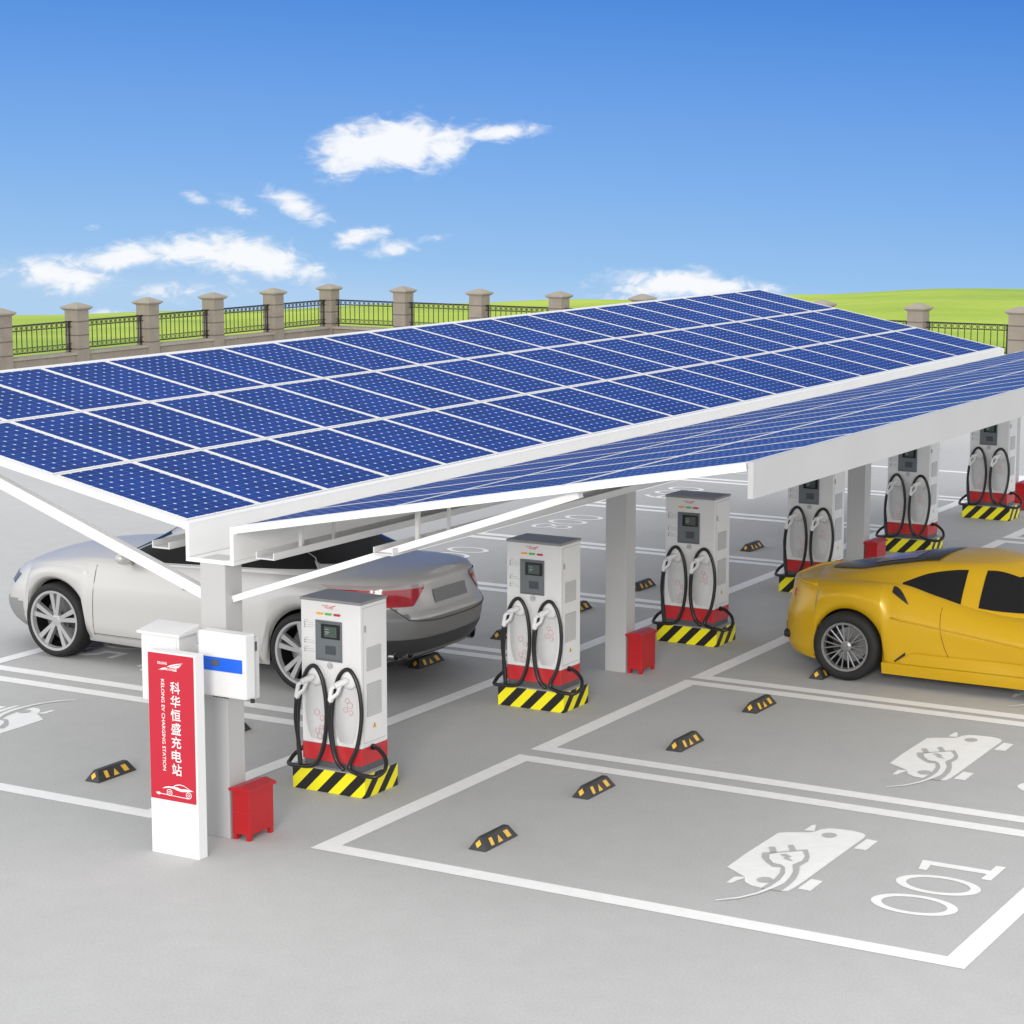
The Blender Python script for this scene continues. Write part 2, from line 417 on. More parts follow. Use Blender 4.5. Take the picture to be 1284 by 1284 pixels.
# ------------------------------------------------------------------ pavement and its paint
FX, FY = -36.0, 51.9
pv = MB(); pv.add([(-160, -120, 0), (160, -120, 0), (160, FY+.1, 0), (FX-.3, FY+.1, 0), (FX-.3, FY-.1, 0), (FX-.3, -120, 0)][1:4] + [(FX-.3, -120, 0)], [(0, 1, 2, 3)])
pave = pv.build('pavement', 'ground', recalc=False); tag(pave, 'grey concrete car park surface', None, None, 'structure')
del pave['label']
pave['kind'] = 'structure'
ZP = .004
RS = [(0, 4.08), (4.33, 8.41), (8.54, 12.70), (12.85, 16.98), (17.15, 21.29), (21.56, 25.6), (25.85, 29.9)]
LS = [(0, 4.08), (4.34, 8.42), (8.58, 12.68), (12.84, 16.98), (17.12, 21.42), (21.62, 25.7), (25.9, 29.9)]
LW = .22
def outline(x0, x1, y0, y1, name):
    b = MB()
    vs = [(x0,y0),(x1,y0),(x1,y1),(x0,y1),(x0+LW,y0+LW),(x1-LW,y0+LW),(x1-LW,y1-LW),(x0+LW,y1-LW)]
    b.add([(a, c, ZP) for a, c in vs], [(0,1,5,4),(1,2,6,5),(2,3,7,6),(3,0,4,7)])
    return b.build(name, 'paint', pave, recalc=False)
SYM = {
 'body':[(3.77,1.50),(3.75,1.98),(3.75,2.34),(3.75,2.76),(3.81,2.82),(4.01,2.93),(4.05,2.98),(4.07,3.08),(4.13,3.16),(4.24,3.19),(4.38,3.20),(4.49,3.17),(4.54,3.11),(4.555,3.01),(4.555,2.64),(4.56,2.21),(4.565,1.83),(4.57,1.49),(4.565,1.25),(4.55,1.13),(4.48,1.09),(4.31,1.09),(4.19,1.11),(4.10,1.18),(4.03,1.32)],
 'plug':[(3.88,2.07),(3.99,2.16),(4.10,2.27),(4.22,2.39),(4.33,2.18),(4.37,2.04),(4.36,1.86),(4.43,1.68),(4.48,1.48),(4.50,1.26),(4.50,1.085),(4.31,1.085),(4.31,1.35),(4.28,1.57),(4.22,1.74),(4.14,1.72),(4.03,1.82),(3.94,1.93)],
 'prong1':[(3.86,2.27),(3.91,2.31),(4.00,2.15),(3.95,2.11)],
 'prong2':[(4.00,2.42),(4.04,2.46),(4.14,2.30),(4.09,2.26)],
 'cord':[(3.97,2.04),(4.01,2.11),(4.12,2.22),(4.20,2.30),(4.29,2.16),(4.32,2.01),(4.29,1.85),(4.38,1.65),(4.42,1.47),(4.44,1.30),(4.41,1.11),(4.36,.91),(4.26,.70),(4.10,.53),(4.09,.55),(4.24,.73),(4.33,.93),(4.37,1.15),(4.37,1.37),(4.33,1.58),(4.26,1.74),(4.20,1.80),(4.11,1.81),(4.02,1.92)],
 'bolt':[(4.06,2.08),(4.10,2.13),(4.19,2.07),(4.17,2.03),(4.26,1.94),(4.14,1.98),(4.14,2.03)],
 'mir1':[(3.94,2.97),(3.94,3.18),(3.97,3.21),(4.04,3.00)],
 'mir2':[(3.96,1.07),(3.95,1.27),(4.03,1.31),(4.05,1.27),(4.02,1.18),(4.01,1.09)],
 'wh1':[(4.59,2.65),(4.59,3.01),(4.71,3.00),(4.72,2.66)],
 'wh2':[(4.60,1.24),(4.60,1.57),(4.72,1.56),(4.73,1.24)]}
for k_, c_ in (('e1', (4.225, 2.935)), ('e2', (4.24, 1.315))):
    SYM[k_] = [(c_[0]+.075*math.cos(2*PI*i/16), c_[1]+.085*math.sin(2*PI*i/16)) for i in range(16)]
def place(side, y0):
    if side == 'R': return lambda a, b, z=ZP: (a, y0+b, z)
    return lambda a, b, z=ZP: (-2.0-a, y0+4.08-b, z)
def symbol(side, y0):
    fn = place(side, y0); b = MB()
    for k in ('body', 'mir1', 'mir2', 'wh1', 'wh2'): b.sheet(SYM[k], lambda p, q: fn(p, q, ZP), 0)
    for k in ('plug', 'prong1', 'prong2', 'e1', 'e2'): b.sheet(SYM[k], lambda p, q: fn(p, q, ZP*2), 1)
    b.sheet(SYM['cord'], lambda p, q: fn(p, q, ZP*3), 0); b.sheet(SYM['bolt'], lambda p, q: fn(p, q, ZP*4), 1)
    o = b.build('charging_symbol', ['paint', 'ground'], pave, recalc=False, tri=True)
    for p in o.data.polygons:
        if p.normal.z < 0: p.flip()
    return o
def ellipse_ring(b, cx, cy, rx, ry, w, fn):
    n = 40; v1 = []; v2 = []
    for i in range(n):
        a = 2*PI*i/n
        v1.append(fn(cx+rx*math.cos(a), cy+ry*math.sin(a))); v2.append(fn(cx+(rx-w*1.15)*math.cos(a), cy+(ry-w*.8)*math.sin(a)))
    b.add(v1+v2, [(i, (i+1) % n, n+(i+1) % n, n+i) for i in range(n)])
def number(side, y0, txt):
    fn = place(side, y0); b = MB()
    ctr = [1.35, 1.99, 2.6]
    for ch, cy in zip(txt, ctr):
        if ch == '0': ellipse_ring(b, 5.685, cy, .40, .27, .085, fn)
        elif ch == '8':
            ellipse_ring(b, 5.48, cy, .20, .20, .07, fn); ellipse_ring(b, 5.865, cy, .225, .25, .07, fn)
        elif ch == '1':
            b.sheet([(5.30,cy+.05),(5.97,cy+.05),(5.97,cy+.22),(6.065,cy+.22),(6.065,cy-.24),(5.97,cy-.24),(5.97,cy-.07),(5.42,cy-.07),(5.44,cy-.24),(5.36,cy-.24)], fn)
        else:
            tx = MB(); vs, fs = text_geo(ch, 1, 0)
            xs = [v[0] for v in vs]; ys = [v[1] for v in vs]
            b.add([fn(6.07-(v[1]-min(ys))/(max(ys)-min(ys))*.77, cy+((v[0]-min(xs))/(max(xs)-min(xs))-.5)*.46) for v in vs], fs)
    o = b.build('bay_number', 'paint', pave, recalc=False, tri=True)
    for p in o.data.polygons:
        if p.normal.z < 0: p.flip()
for i, (a, c) in enumerate(RS):
    outline(0, 6.61, a, c, 'bay_outline')
    if i < 3: symbol('R', a)
    if i < 2: number('R', a, '00%d' % (i+1))
for i, (a, c) in enumerate(LS):
    outline(-8.62, -2.0, a, c, 'bay_outline')
    if i < 2: symbol('L', a)
    if i > 0: number('L', a, '%03d' % (i+4))

# ------------------------------------------------------------------ meadow beyond the fence
CR = [(-.7552, -5.98), (-.7088, -5.68), (-.6145, -5.33), (-.5372, -5.02), (-.4986, -4.65), (-.3814, -4.04), (-.3001, -3.32)]
def crest(az):
    if az <= CR[0][0]: return CR[0][1]
    for (a, z), (a2, z2) in zip(CR, CR[1:]):
        if az <= a2: return z+(z2-z)*(az-a)/(a2-a)
    return CR[-1][1]
gm = MB(); na, nr = 120, 40
rr_ = [0, 30, 50, 58, 64, 70, 78, 86, 95] + [95+105*i/20 for i in range(1, 21)] + [206, 215, 228, 245, 270, 300]
for j, r_ in enumerate(rr_):
    for i in range(na+1):
        az = -PI + 2*PI*i/na if False else -1.35 + 1.9*i/na
        zc = crest(az) + .12*math.sin(az*31) + .08*math.sin(az*73+1)
        if r_ <= 60: z = -.08
        elif r_ <= 200:
            t = (r_-60)/140; z = -.08 + (zc+.08)*(t**1.15)
        else: z = zc - ((r_-200)/100)**1.6*26
        z += 0 if r_ < 80 or r_ > 195 else .12*math.sin(r_*.13+az*9)*math.sin(az*23)
        gm.v.append((CAM.x+math.sin(az)*r_, CAM.y+math.cos(az)*r_, z))
for j in range(len(rr_)-1):
    for i in range(na):
        a = j*(na+1)+i; gm.f.append([a, a+1, a+na+2, a+na+1]); gm.m.append(0)
mead = gm.build('meadow', 'grass', smooth=True); mead['kind'] = 'structure'

# ------------------------------------------------------------------ perimeter fences
def fence(p0, p1, n, label, cat='fence', skip_first=False):
    P0, P1 = Vector(p0), Vector(p1); d = (P1-P0)/n; ln = d.length; ang = math.atan2(d.y, d.x)
    root = empty('stone_fence', P0, label, cat, None, ang)
    pw = .27
    for i in range(n+1):
        if i == 0 and skip_first: continue
        x = i*ln; b = MB()
        b.box(x-pw, x+pw, -pw, pw, 0, 2.2, 0)
        for z in (.96, 1.40, 1.84): b.box(x-pw-.004, x+pw+.004, -pw-.004, pw+.004, z-.018, z+.018, 1)
        pl = b.build('pillar', ['stone', 'joint'], root)
        c = MB(); w1, w2, w3 = pw+.02, pw+.10, pw+.10
        lv = [(w1, 2.2), (w2, 2.26), (w3, 2.31), (.06, 2.44)]
        vs = []
        for w, z in lv: vs += [(x-w,-w,z),(x+w,-w,z),(x+w,w,z),(x-w,w,z)]
        fs = [(0,3,2,1), (12,13,14,15)]
        for k in range(3):
            for q in range(4): fs.append((k*4+q, k*4+(q+1) % 4, k*4+4+(q+1) % 4, k*4+4+q))
        c.add(vs, fs).build('cap', 'stonecap', pl)
    for i in range(n):
        x0, x1 = i*ln+pw, (i+1)*ln-pw; b = MB()
        b.box(x0, x1, -.19, .19, 0, .78, 0); b.box(x0, x1, -.24, .24, .78, .86, 1)
        b.build('low_wall', ['stone', 'stonecap'], root)
        g = MB()
        g.box(x0, x1, -.02, .02, 1.82, 1.865); g.box(x0, x1, -.015, .015, 1.66, 1.685); g.box(x0, x1, -.02, .02, .95, .985); g.box(x0, x1, -.015, .015, 1.12, 1.14)
        g.box(x0+.10, x0+.14, -.02, .02, .86, 1.84); g.box(x1-.14, x1-.10, -.02, .02, .86, 1.84)
        nb = 13
        for k in range(1, nb):
            xx = x0 + (x1-x0)*k/nb; g.box(xx-.011, xx+.011, -.011, .011, .97, 1.83)
        for k in range(nb):
            xx = x0 + (x1-x0)*(k+.5)/nb
            g.tube([(xx+.072*math.cos(a), 0, 1.752+.068*math.sin(a)) for a in [2*PI*q/12 for q in range(12)]], .010, 4, closed=True)
            g.tube([(xx+.062*math.cos(a), 0, 1.052+.062*math.sin(a)) for a in [2*PI*q/12 for q in range(12)]], .008, 4, closed=True)
        g.build('railing', 'iron', root)
    return root
fence((-35.85, 51.75, 0), (-35.85, 51.75-3.55*9, 0), 9, 'stone pillar fence with iron railings along the car park\'s left side')
fence((-35.85+3.37, 51.68, 0), (-35.85+3.37*12, 50.2, 0), 11, 'stone pillar fence with iron railings along the back, beyond the roof')
# joining span from the corner pillar
g0 = [o for o in bpy.data.objects if o.name.startswith('stone_fence')]
rb = g0[1]
b = MB(); b.box(-3.37+.27, -.27, -.19, .19, 0, .78, 0); b.box(-3.37+.27, -.27, -.29, .29, .78, .86, 1); b.build('low_wall', ['stone', 'stonecap'], rb)
src = [o for o in rb.children if o.name.startswith('railing')][0]
c = src.copy(); COL.objects.link(c); c.parent = rb
ln2 = (Vector((-35.85+3.37*12, 50.2))-Vector((-35.85+3.37, 51.68))).length/11
c.location.x = -ln2

# ------------------------------------------------------------------ solar carport
CO = Vector((-1.02, 0, 0))
carp = empty('solar_carport', CO, 'long white steel carport with a butterfly roof of blue solar panels', 'carport')
Y0, Y1 = -.16, 25.34
ZV = 3.12; SL = .194; SR = .181
XLv, XRv = -1.285, -.785        # valley edges
XLo, XRo = -6.60, 4.71
fnC = lambda x, y, z: (x-CO.x, y-CO.y, z-CO.z)
def cbox(mb, x0, x1, y0, y1, z0, z1, mi=0): mb.box(x0-CO.x, x1-CO.x, y0, y1, z0, z1, mi)
for k, yc in enumerate((-.155, 8.36, 16.9, 24.95)):
    b = MB(); z1 = 2.80
    if k == 0: cbox(b, -1.165, -.86, yc, yc+.27, 0, z1)
    else: cbox(b, -1.165, -.86, yc, yc+.27, 0, z1)
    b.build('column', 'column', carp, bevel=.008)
g = MB()
t = .042; Y0 -= .005; Y1 += .005
cbox(g, XLv-t, XLv, Y0, Y1, 2.80, ZV); cbox(g, XRv, XRv+t, Y0, Y1, 2.80, ZV); cbox(g, XLv-t, XRv+t, Y0, Y1, 2.757, 2.797)
g.build('gutter', 'white', carp); Y0 += .005; Y1 -= .005
def wing_pt(side, s, h):
    """s = horizontal distance from valley edge, h = offset square to the surface"""
    k = SL if side < 0 else SR; n = math.sqrt(1+k*k)
    xv = XLv if side < 0 else XRv
    return (xv + side*(s - h*k/n), ZV + k*s + h/n)
def wbeam(mb, side, s0, s1, y0, y1, h0, h1, mi=0):
    vs = []
    for y in (y0, y1):
        for s, h in ((s0, h0), (s1, h0), (s1, h1), (s0, h1)):
            x, z = wing_pt(side, s, h); vs.append(fnC(x, y, z))
    mb.add(vs, [(0,1,2,3),(7,6,5,4),(0,4,5,1),(1,5,6,2),(2,6,7,3),(3,7,4,0)], mi)
WL, WR_ = XLv-XLo, XRo-XRv
NY = 21; EDG = .07
# edge frames
for side, wd in ((-1, WL), (1, WR_)):
    f = MB()
    wbeam(f, side, 0, EDG, Y0, Y1, -.06, .012)
    if side < 0: wbeam(f, side, wd-EDG, wd, Y0, Y1, -.10, .012)
    wbeam(f, side, EDG+.002, wd-EDG-.002, Y0, Y0+.07, -.055, .012)
    wbeam(f, side, EDG+.002, wd-EDG-.002, Y1-.07, Y1, -.075, .012)
    for i in range(1, 8):
        yy = Y0+(Y1-Y0)*i/8
        wbeam(f, side, EDG+.002, wd-EDG-.002, yy-.04, yy+.04, -.16, -.05)
    f.build('edge_frame', 'white', carp)
    # hung purlins: C channels
    for s, dz in (((.40, .345), (1.76, .43)) if side > 0 else ((.375, .345),)):
        p = MB(); x, z = wing_pt(side, s, 0)
        cbox(p, x-.11, x+.11, Y0+.02, Y1-.02, z-dz, z-dz+.014); cbox(p, x-.11, x-.096, Y0+.02, Y1-.02, z-dz+.015, z-dz+.07); cbox(p, x+.096, x+.11, Y0+.02, Y1-.02, z-dz+.015, z-dz+.07)
        yy = Y0+.62; cbox(p, x-.012, x+.012, yy+.54, yy+.58, z-dz+.016, z-.08)
        while yy < Y1:
            cbox(p, x-.02, x+.02, yy-.02, yy+.02, z-dz+.016, z-.08); yy += 4.25
        p.build('purlin', 'steel', carp)
# deep fascia on the outer right edge
f = MB(); x, z = wing_pt(1, WR_, 0)
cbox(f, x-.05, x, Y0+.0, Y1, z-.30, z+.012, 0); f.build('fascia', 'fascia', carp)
f = MB(); cbox(f, x-.07, x-.052, Y0, Y0+.2, z-.27, z-.02); 
# valley gutter end plate stays open; diagonal braces at the near frame
def brace(pa, pb, w=.055, d=.09):
    b = MB(); a = Vector(pa); c = Vector(pb); dr = (c-a).normalized(); n = Vector((-dr.z, 0, dr.x))
    vs = []
    for y in (0, d):
        for q, sg in ((a, -1), (a, 1), (c, 1), (c, -1)):
            v = q + n*w*sg; vs.append(fnC(v.x, v.y+y, v.z))
    b.add(vs, [(0,1,2,3),(7,6,5,4),(0,4,5,1),(1,5,6,2),(2,6,7,3),(3,7,4,0)]).build('brace', 'white', carp, bevel=.004)
xr, zr = wing_pt(1, 3.75, -.09); xl, zl = wing_pt(-1, 3.75, -.10)
brace((-.859, -.05, 2.40), (xr, -.05, zr), .033); brace((-1.166, -.05, 2.40), (xl, -.05, zl), .055)
# solar panels
def panel_mesh(side, pw, pl):
    """local frame: x along the slope away from the valley, y along the row, z up off the surface"""
    mb = MB(); fr = .026; th = .038
    mb.box(0, pl, 0, pw, 0, th-.006, 0)
    z = th
    o = [(0,0),(pl,0),(pl,pw),(0,pw)]; i_ = [(fr,fr),(pl-fr,fr),(pl-fr,pw-fr),(fr,pw-fr)]
    vs = [(a, b_, z) for a, b_ in o+i_] + [(a, b_, th-.005) for a, b_ in o]
    mb.add(vs, [(0,1,5,4),(1,2,6,5),(2,3,7,6),(3,0,4,7),(8,9,1,0),(9,10,2,1),(10,11,3,2),(11,8,0,3)], 0)
    zi = th-.003
    mb.add([(a, b_, zi) for a, b_ in i_], [(0,1,2,3)], 1)
    fi = len(mb.f)-1
    mb.uv[fi] = [(0,0),(12,0),(12,7),(0,7)]
    return mb
proto = {}
roof_l = []
pitch_y = (Y1-Y0-.14)/NY; gap = .034
for side, wd in ((-1, WL), (1, WR_)):
    k = SL if side < 0 else SR
    tot = (wd-2*EDG)*math.sqrt(1+k*k); pl = tot/3
    for row in range(3):
        for j in range(NY):
            s = EDG + (wd-2*EDG)*row/3; y = Y0+.07+pitch_y*j
            roof_l.append((side, s, y, pl-gap, pitch_y-gap, row, j))
def proj(p):
    d = Vector(p)-CAM; return 642+F*d.dot(rt)/d.dot(fw), 642-F*d.dot(up)/d.dot(fw), d.length
def psize(it):
    side, s, y, pl, pw, row, j = it
    x, z = wing_pt(side, s+.9, .03); px, py, d = proj((x, y+.6, z))
    inn = (-60 < px < 1340) and (py > 0)
    return (0 if not inn else 1)*1e3 - d
roof_l.sort(key=psize, reverse=True)
def panel_xf(it):
    side, s, y, pl, pw, row, j = it
    k = SL if side < 0 else SR; n = math.sqrt(1+k*k)
    x, z = wing_pt(side, s+gap/2, -.022)
    ex = Vector((side/n, 0, k/n)); ez = Vector((-side*k/n, 0, 1/n)); ey = Vector((0, 1, 0))
    if side < 0:   # keep right-handed: mirror the row direction
        ey = Vector((0, -1, 0)); o = Vector((x, y+gap/2+pw, z))
    else: o = Vector((x, y+gap/2, z))
    m = Matrix((ex, ey, ez)).transposed().to_4x4(); m.translation = o-CO
    return m
rest = MB(); ru = {}
for idx, it in enumerate(roof_l):
    side = it[0]
    if idx < 100:
        if side not in proto:
            o = panel_mesh(side, it[4], it[3]).build('solar_panel', ['white', 'cells'], carp, recalc=True); proto[side] = o
        else:
            o = proto[side].copy(); COL.objects.link(o)
        o.parent = carp; o.matrix_local = panel_xf(it)
    else:
        pm = panel_mesh(side, it[4], it[3]); xf = panel_xf(it); o0 = len(rest.v); f0 = len(rest.f)
        rest.v += [tuple(xf @ Vector(v)) for v in pm.v]; rest.f += [[i+o0 for i in f] for f in pm.f]; rest.m += pm.m
        for fi, u in pm.uv.items(): rest.uv[fi+f0] = u
o = rest.build('solar_panel', ['white', 'cells'], carp, recalc=True); o['kind'] = 'stuff'

# ------------------------------------------------------------------ charging posts
CX, CY = -.955, 2.0
def make_charger():
    t = empty('charging_post', (CX, CY, 0))
    q = lambda x, y, z: (x-CX, y-CY, z)
    b = MB(); b.box(-.475, .455, -.31, .33, 0, .245, 0)
    b.build('striped_base', 'hazard', t, bevel=.006)
    b = MB(); b.box(-.475+.012, .455-.012, -.31+.012, .33-.012, .2455, .252, 0); b.build('base_plate', 'louvre', t)
    b = MB(); b.box(-.37, .372, -.225, .245, .252, .325, 0); b.build('plinth', 'darkgrey', t, bevel=.004)
    b = MB(); b.box(-.38, .38, -.25, .25, .325, .51, 0); b.build('red_skirt', 'red', t, bevel=.006)
    b = MB(); b.box(-.38, .38, -.25, .25, .511, 2.055, 0)
    body = b.build('cabinet', 'cabinet', t, bevel=.012)
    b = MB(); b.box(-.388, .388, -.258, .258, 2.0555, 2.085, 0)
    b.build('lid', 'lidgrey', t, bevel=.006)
    fr = -.25
    # bulged lower door between the cables
    b = MB(); n = 14
    for cx in (-.185, .185):
        vs = []; H = 10
        for j in range(H+1):
            z = .56+.66*j/H
            for i in range(n+1):
                a = -1+2*i/n; w = .15*(math.sin(PI*min(1, (j+.6)/(H+.6)*.85)) ** .35)
                vs.append((cx+a*w, fr-.004-.03*(1-a*a)*min(1, (H-j)/3, (j+1)/3), z))
        fs = [(j*(n+1)+i, j*(n+1)+i+1, (j+1)*(n+1)+i+1, (j+1)*(n+1)+i) for j in range(H) for i in range(n)]
        b.add(vs, fs)
    b.build('door_bulge', 'bulge', t, smooth=True)
    # ring ornament
    b = MB()
    for (x, z, r) in ((-.16, .86, .035), (-.10, .80, .03), (-.16, .66, .03), (-.13, .60, .035), (-.11, .70, .025), (.02, .70, .035), (.045, .63, .03), (.0, .60, .03), (.21, .93, .03), (.26, .98, .035), (.27, .90, .028), (.23, 1.03, .028)):
        an = abs((x-(-.185 if x < 0 else .185))/.15); off = .030*max(0, 1-an*an)+.010
        b.tube([(x+r*math.cos(a), fr-off, z+r*math.sin(a)) for a in [2*PI*k/6+.5 for k in range(6)]], .0028, 4, closed=True)
    b.build('ring_ornament', 'pinkline', t)
    # screen panel
    b = MB(); b.box(-.188, .150, fr-.012, fr-.001, 1.42, 1.856)
    pn = b.build('control_panel', 'panelgrey', t, bevel=.004)
    b = MB(); b.box(-.165, .132, fr-.016, fr-.0122, 1.438, 1.445); b.box(-.165, .132, fr-.016, fr-.0122, 1.835, 1.84); b.build('panel_rim', 'darkgrey', pn)
    b = MB(); b.box(-.108, .128, fr-.020, fr-.0125, 1.664, 1.822); scr = b.build('screen_bezel', 'screen', pn)
    b = MB(); b.box(-.068, .092, fr-.022, fr-.0205, 1.684, 1.796); b.build('screen', 'lcd', scr)
    b = MB(); b.box(-.055, .0, fr-.023, fr-.0222, 1.735, 1.742); b.box(-.055, -.015, fr-.023, fr-.0222, 1.715, 1.720); b.box(-.055, -.005, fr-.023, fr-.0222, 1.765, 1.770); b.build('screen_line', 'lcdlight', scr)
    b = MB(); b.box(-.058, .072, fr-.017, fr-.0125, 1.497, 1.590); b.build('card_reader', 'reader', pn, bevel=.002)
    for x0, m in ((-.175, 'orange'), (-.065, 'green'), (.045, 'lampred')):
        b = MB(); n = 10; pts = []
        for i in range(n+1): a = PI/2+PI*i/n; pts.append((x0+.012+.012*math.cos(a), 1.927+.012*math.sin(a)))
        for i in range(n+1): a = -PI/2+PI*i/n; pts.append((x0+.073+.012*math.cos(a), 1.927+.012*math.sin(a)))
        b.prism(pts, fr-.001, fr-.010, lambda a_, c_, h: (a_, h, c_)); b.build('indicator_lamp', m, t)
    # logo
    b = MB(); lf = lambda cx, cz: (lambda a, c_: (cx+a, fr-.0022, cz+c_))
    add_text(b, 'KELONG', lf(-.062, 2.014), w=.085, h=.016, bold=.01); add_text(b, '科华恒盛', lf(-.005, 1.990), w=.085, h=.016, bold=.01)
    b.sheet([(-.02, 2.000), (.01, 2.012), (.075, 2.026), (.05, 2.010), (.0, 2.000)], lambda a, c_: (a, fr-.0022, c_))
    b.sheet([(-.08, 1.988), (-.05, 1.994), (-.03, 2.000), (-.06, 1.999)], lambda a, c_: (a, fr-.0022, c_))
    b.build('logo', 'logored', t, recalc=False)
    # instruction marks
    b = MB()
    for z0, n in ((1.815, 3), (1.625, 2), (1.530, 2)):
        b.box(-.335, -.285, fr-.0015, fr-.001, z0+.018, z0+.026, 1)
        for k in range(n):
            z = z0-k*.024
            b.box(-.338, -.325, fr-.0018, fr-.001, z-.008, z+.006, 0); b.box(-.318, -.218+.02*(k % 2), fr-.0015, fr-.001, z-.003, z+.002, 1)
    b.build('instruction_marks', ['darkgrey', 'louvre'], t)
    b = MB(); b.tube([(-.008+.034*math.cos(a), fr-.006, 1.375+.034*math.sin(a)) for a in [2*PI*k/20 for k in range(20)]], .004, 5, closed=True)
    b.lathe([(0, 0), (.022, 0), (.022, .01), (0, .01)], 16, lambda a, c_, h: (-.008+a, fr-.003-h, 1.375+c_)); b.build('key_switch', 'louvre', t)
    # side face
    sx = .38
    b = MB(); b.box(sx, sx+.0025, -.205, .215, .56, .566); b.box(sx, sx+.0025, -.205, -.2, .56, 2.02); b.box(sx, sx+.0025, -.205, .215, 2.014, 2.02); b.build('side_seam', 'louvre', t)
    for z0, z1 in ((1.335, 1.585), (.84, 1.195)):
        b = MB(); b.box(sx+.001, sx+.006, -.145, .128, z0, z1, 0)
        k = z0+.015
        while k < z1-.01:
            b.box(sx+.0062, sx+.0095, -.135, .118, k, k+.008, 1); k += .022
        b.build('vent_grille', ['louvre', 'steel'], t)
    b = MB(); b.box(sx+.001, sx+.014, -.185, -.165, 1.76, 1.83); b.build('door_handle', 'silver2', t, bevel=.003)
    b = MB(); b.sheet([(-.035, .70), (.035, .70), (.0, .765)], lambda a, c_: (sx+.002, a, c_), 0)
    b.sheet([(-.004, .718), (.004, .718), (.006, .744), (-.006, .744)], lambda a, c_: (sx+.0032, a, c_), 1); b.sheet([(-.004, .707), (.004, .707), (.004, .713), (-.004, .713)], lambda a, c_: (sx+.0032, a, c_), 1)
    b.build('warning_label', ['amber', 'screen'], t, recalc=False)
    # cable holsters, plugs and cables
    cab_r = .023
    for k, (hx, hz) in enumerate(((-.185, 1.255), (.245, 1.262))):
        b = MB(); b.lathe([(0, .0), (.105, .0), (.108, .02), (.095, .04), (.06, .05), (0, .05)], 28, lambda a, c_, h: (hx+a, fr-h-.001, hz+c_*1.05)); b.build('holster', 'white', t, smooth=True)
        c = MB()
        px, pz = hx-.005, hz-.01
        # plug body, sloping out and left-down
        a = Vector((px, fr-.05, pz)); e = Vector((px-.075, fr-.17, pz-.045))
        c.tube([a, a.lerp(e, .5), e], [.038, .036, .034], 12)
        hb = Vector((px-.125, fr-.19, pz-.19))
        c.tube([e, e+Vector((-.035, -.005, -.03)), hb], [.026, .026, .026], 4)
        c.tube([a.lerp(e, .45), e+Vector((.03, .0, -.08)), hb+Vector((.03, 0, .02)), hb+Vector((0, 0, -.02))], [.022, .022, .026, .032], 4)
        c.build('charging_plug', 'cabinet', t, bevel=.004)
        g = hb+Vector((.0, 0, -.03))
        if k == 0:
            pts = [(-.38, 0.0, .46), (-.43, -.03, .44), (-.54, -.14, .34), (-.555, -.24, .275), (-.50, -.335, .262), (-.34, -.36, .268), (-.17, -.335, .30), (-.07, -.31, .50), (-.030, -.30, .80), (-.045, -.30, 1.08), (-.10, -.30, 1.28), (-.19, -.30, 1.365), (-.28, -.31, 1.29), (-.345, -.32, 1.08), (-.372, -.34, .80), (-.365, -.35, .52), (-.335, -.37, .34), (-.322, -.385, .31)]
            end = [(-.318, -.385, .34), (-.335, -.39, .55), (-.345, -.42, .80), tuple(g)]
        else:
            pts = [(.38, -.05, .50), (.47, -.08, .50), (.60, -.13, .42), (.655, -.22, .33), (.62, -.325, .272), (.52, -.36, .268), (.38, -.37, .285), (.29, -.35, .34), (.37, -.32, .55), (.412, -.30, .82), (.405, -.30, 1.08), (.345, -.30, 1.28), (.25, -.30, 1.37), (.145, -.31, 1.29), (.085, -.32, 1.08), (.062, -.34, .82), (.085, -.35, .56), (.16, -.375, .37), (.225, -.385, .325)]
            end = [(.24, -.40, .32), (.150, -.40, .42), (.105, -.41, .60), (.095, -.42, .80), tuple(g)]
        b = MB(); sp = smooth_path([tuple(p) for p in pts] + end, 7); b.tube(sp, cab_r, 9); b.build('cable', 'rubber', t, smooth=True)
        if k == 1:
            b = MB(); b.tube([(.381, -.05, .50), (.41, -.055, .50)], .034, 10); b.build('cable_gland', 'rubber', t)
    return t
ch0 = make_charger()
CYs = [2.0, 6.33, 10.73, 15.05, 19.45, 23.85]
CL = ['white charging post with looped cables, nearest the red sign',
      'white charging post with looped cables just left of the second column',
      'white charging post with looped cables just right of the second column',
      'white charging post with looped cables directly behind the yellow car\'s tail',
      'white charging post with looped cables just right of the third column',
      'white charging post with looped cables farthest away, beside the last column']
for i, y in enumerate(CYs):
    c = ch0 if i == 0 else copy_tree(ch0)
    c.location = (CX, y, 0); tag(c, CL[i], 'charging post', 'charging posts standing along the row of columns')

# ------------------------------------------------------------------ red extinguisher boxes
def make_box():
    t = empty('extinguisher_box', (0, 0, 0))
    b = MB(); b.box(-.105, .105, -.20, .20, .06, .50); body = b.build('box_body', 'boxred', t, bevel=.006)
    b = MB(); vs = []
    for x, z in ((-.13, .50), (.13, .50), (.13, .525), (0, .555), (-.13, .525)):
        for y in (-.225, .225): vs.append((x, y, z))
    b.add(vs, [(0,2,4,6,8), (9,7,5,3,1), (0,1,3,2), (2,3,5,4), (4,5,7,6), (6,7,9,8), (8,9,1,0)]); b.build('box_lid', 'boxred', t, bevel=.003)
    b = MB(); b.box(.1055, .108, -.19, .19, .279, .284); b.box(-.09, .09, -.2025, -.2005, .279, .284); b.build('drawer_gap', 'red', body)
    for sx in (-1, 1):
        for sy in (-1, 1):
            b = MB(); b.box(sx*.08-.02, sx*.08+.02, sy*.17-.025, sy*.17+.025, 0, .06); b.build('leg', 'boxred', t)
    return t
bx0 = make_box()
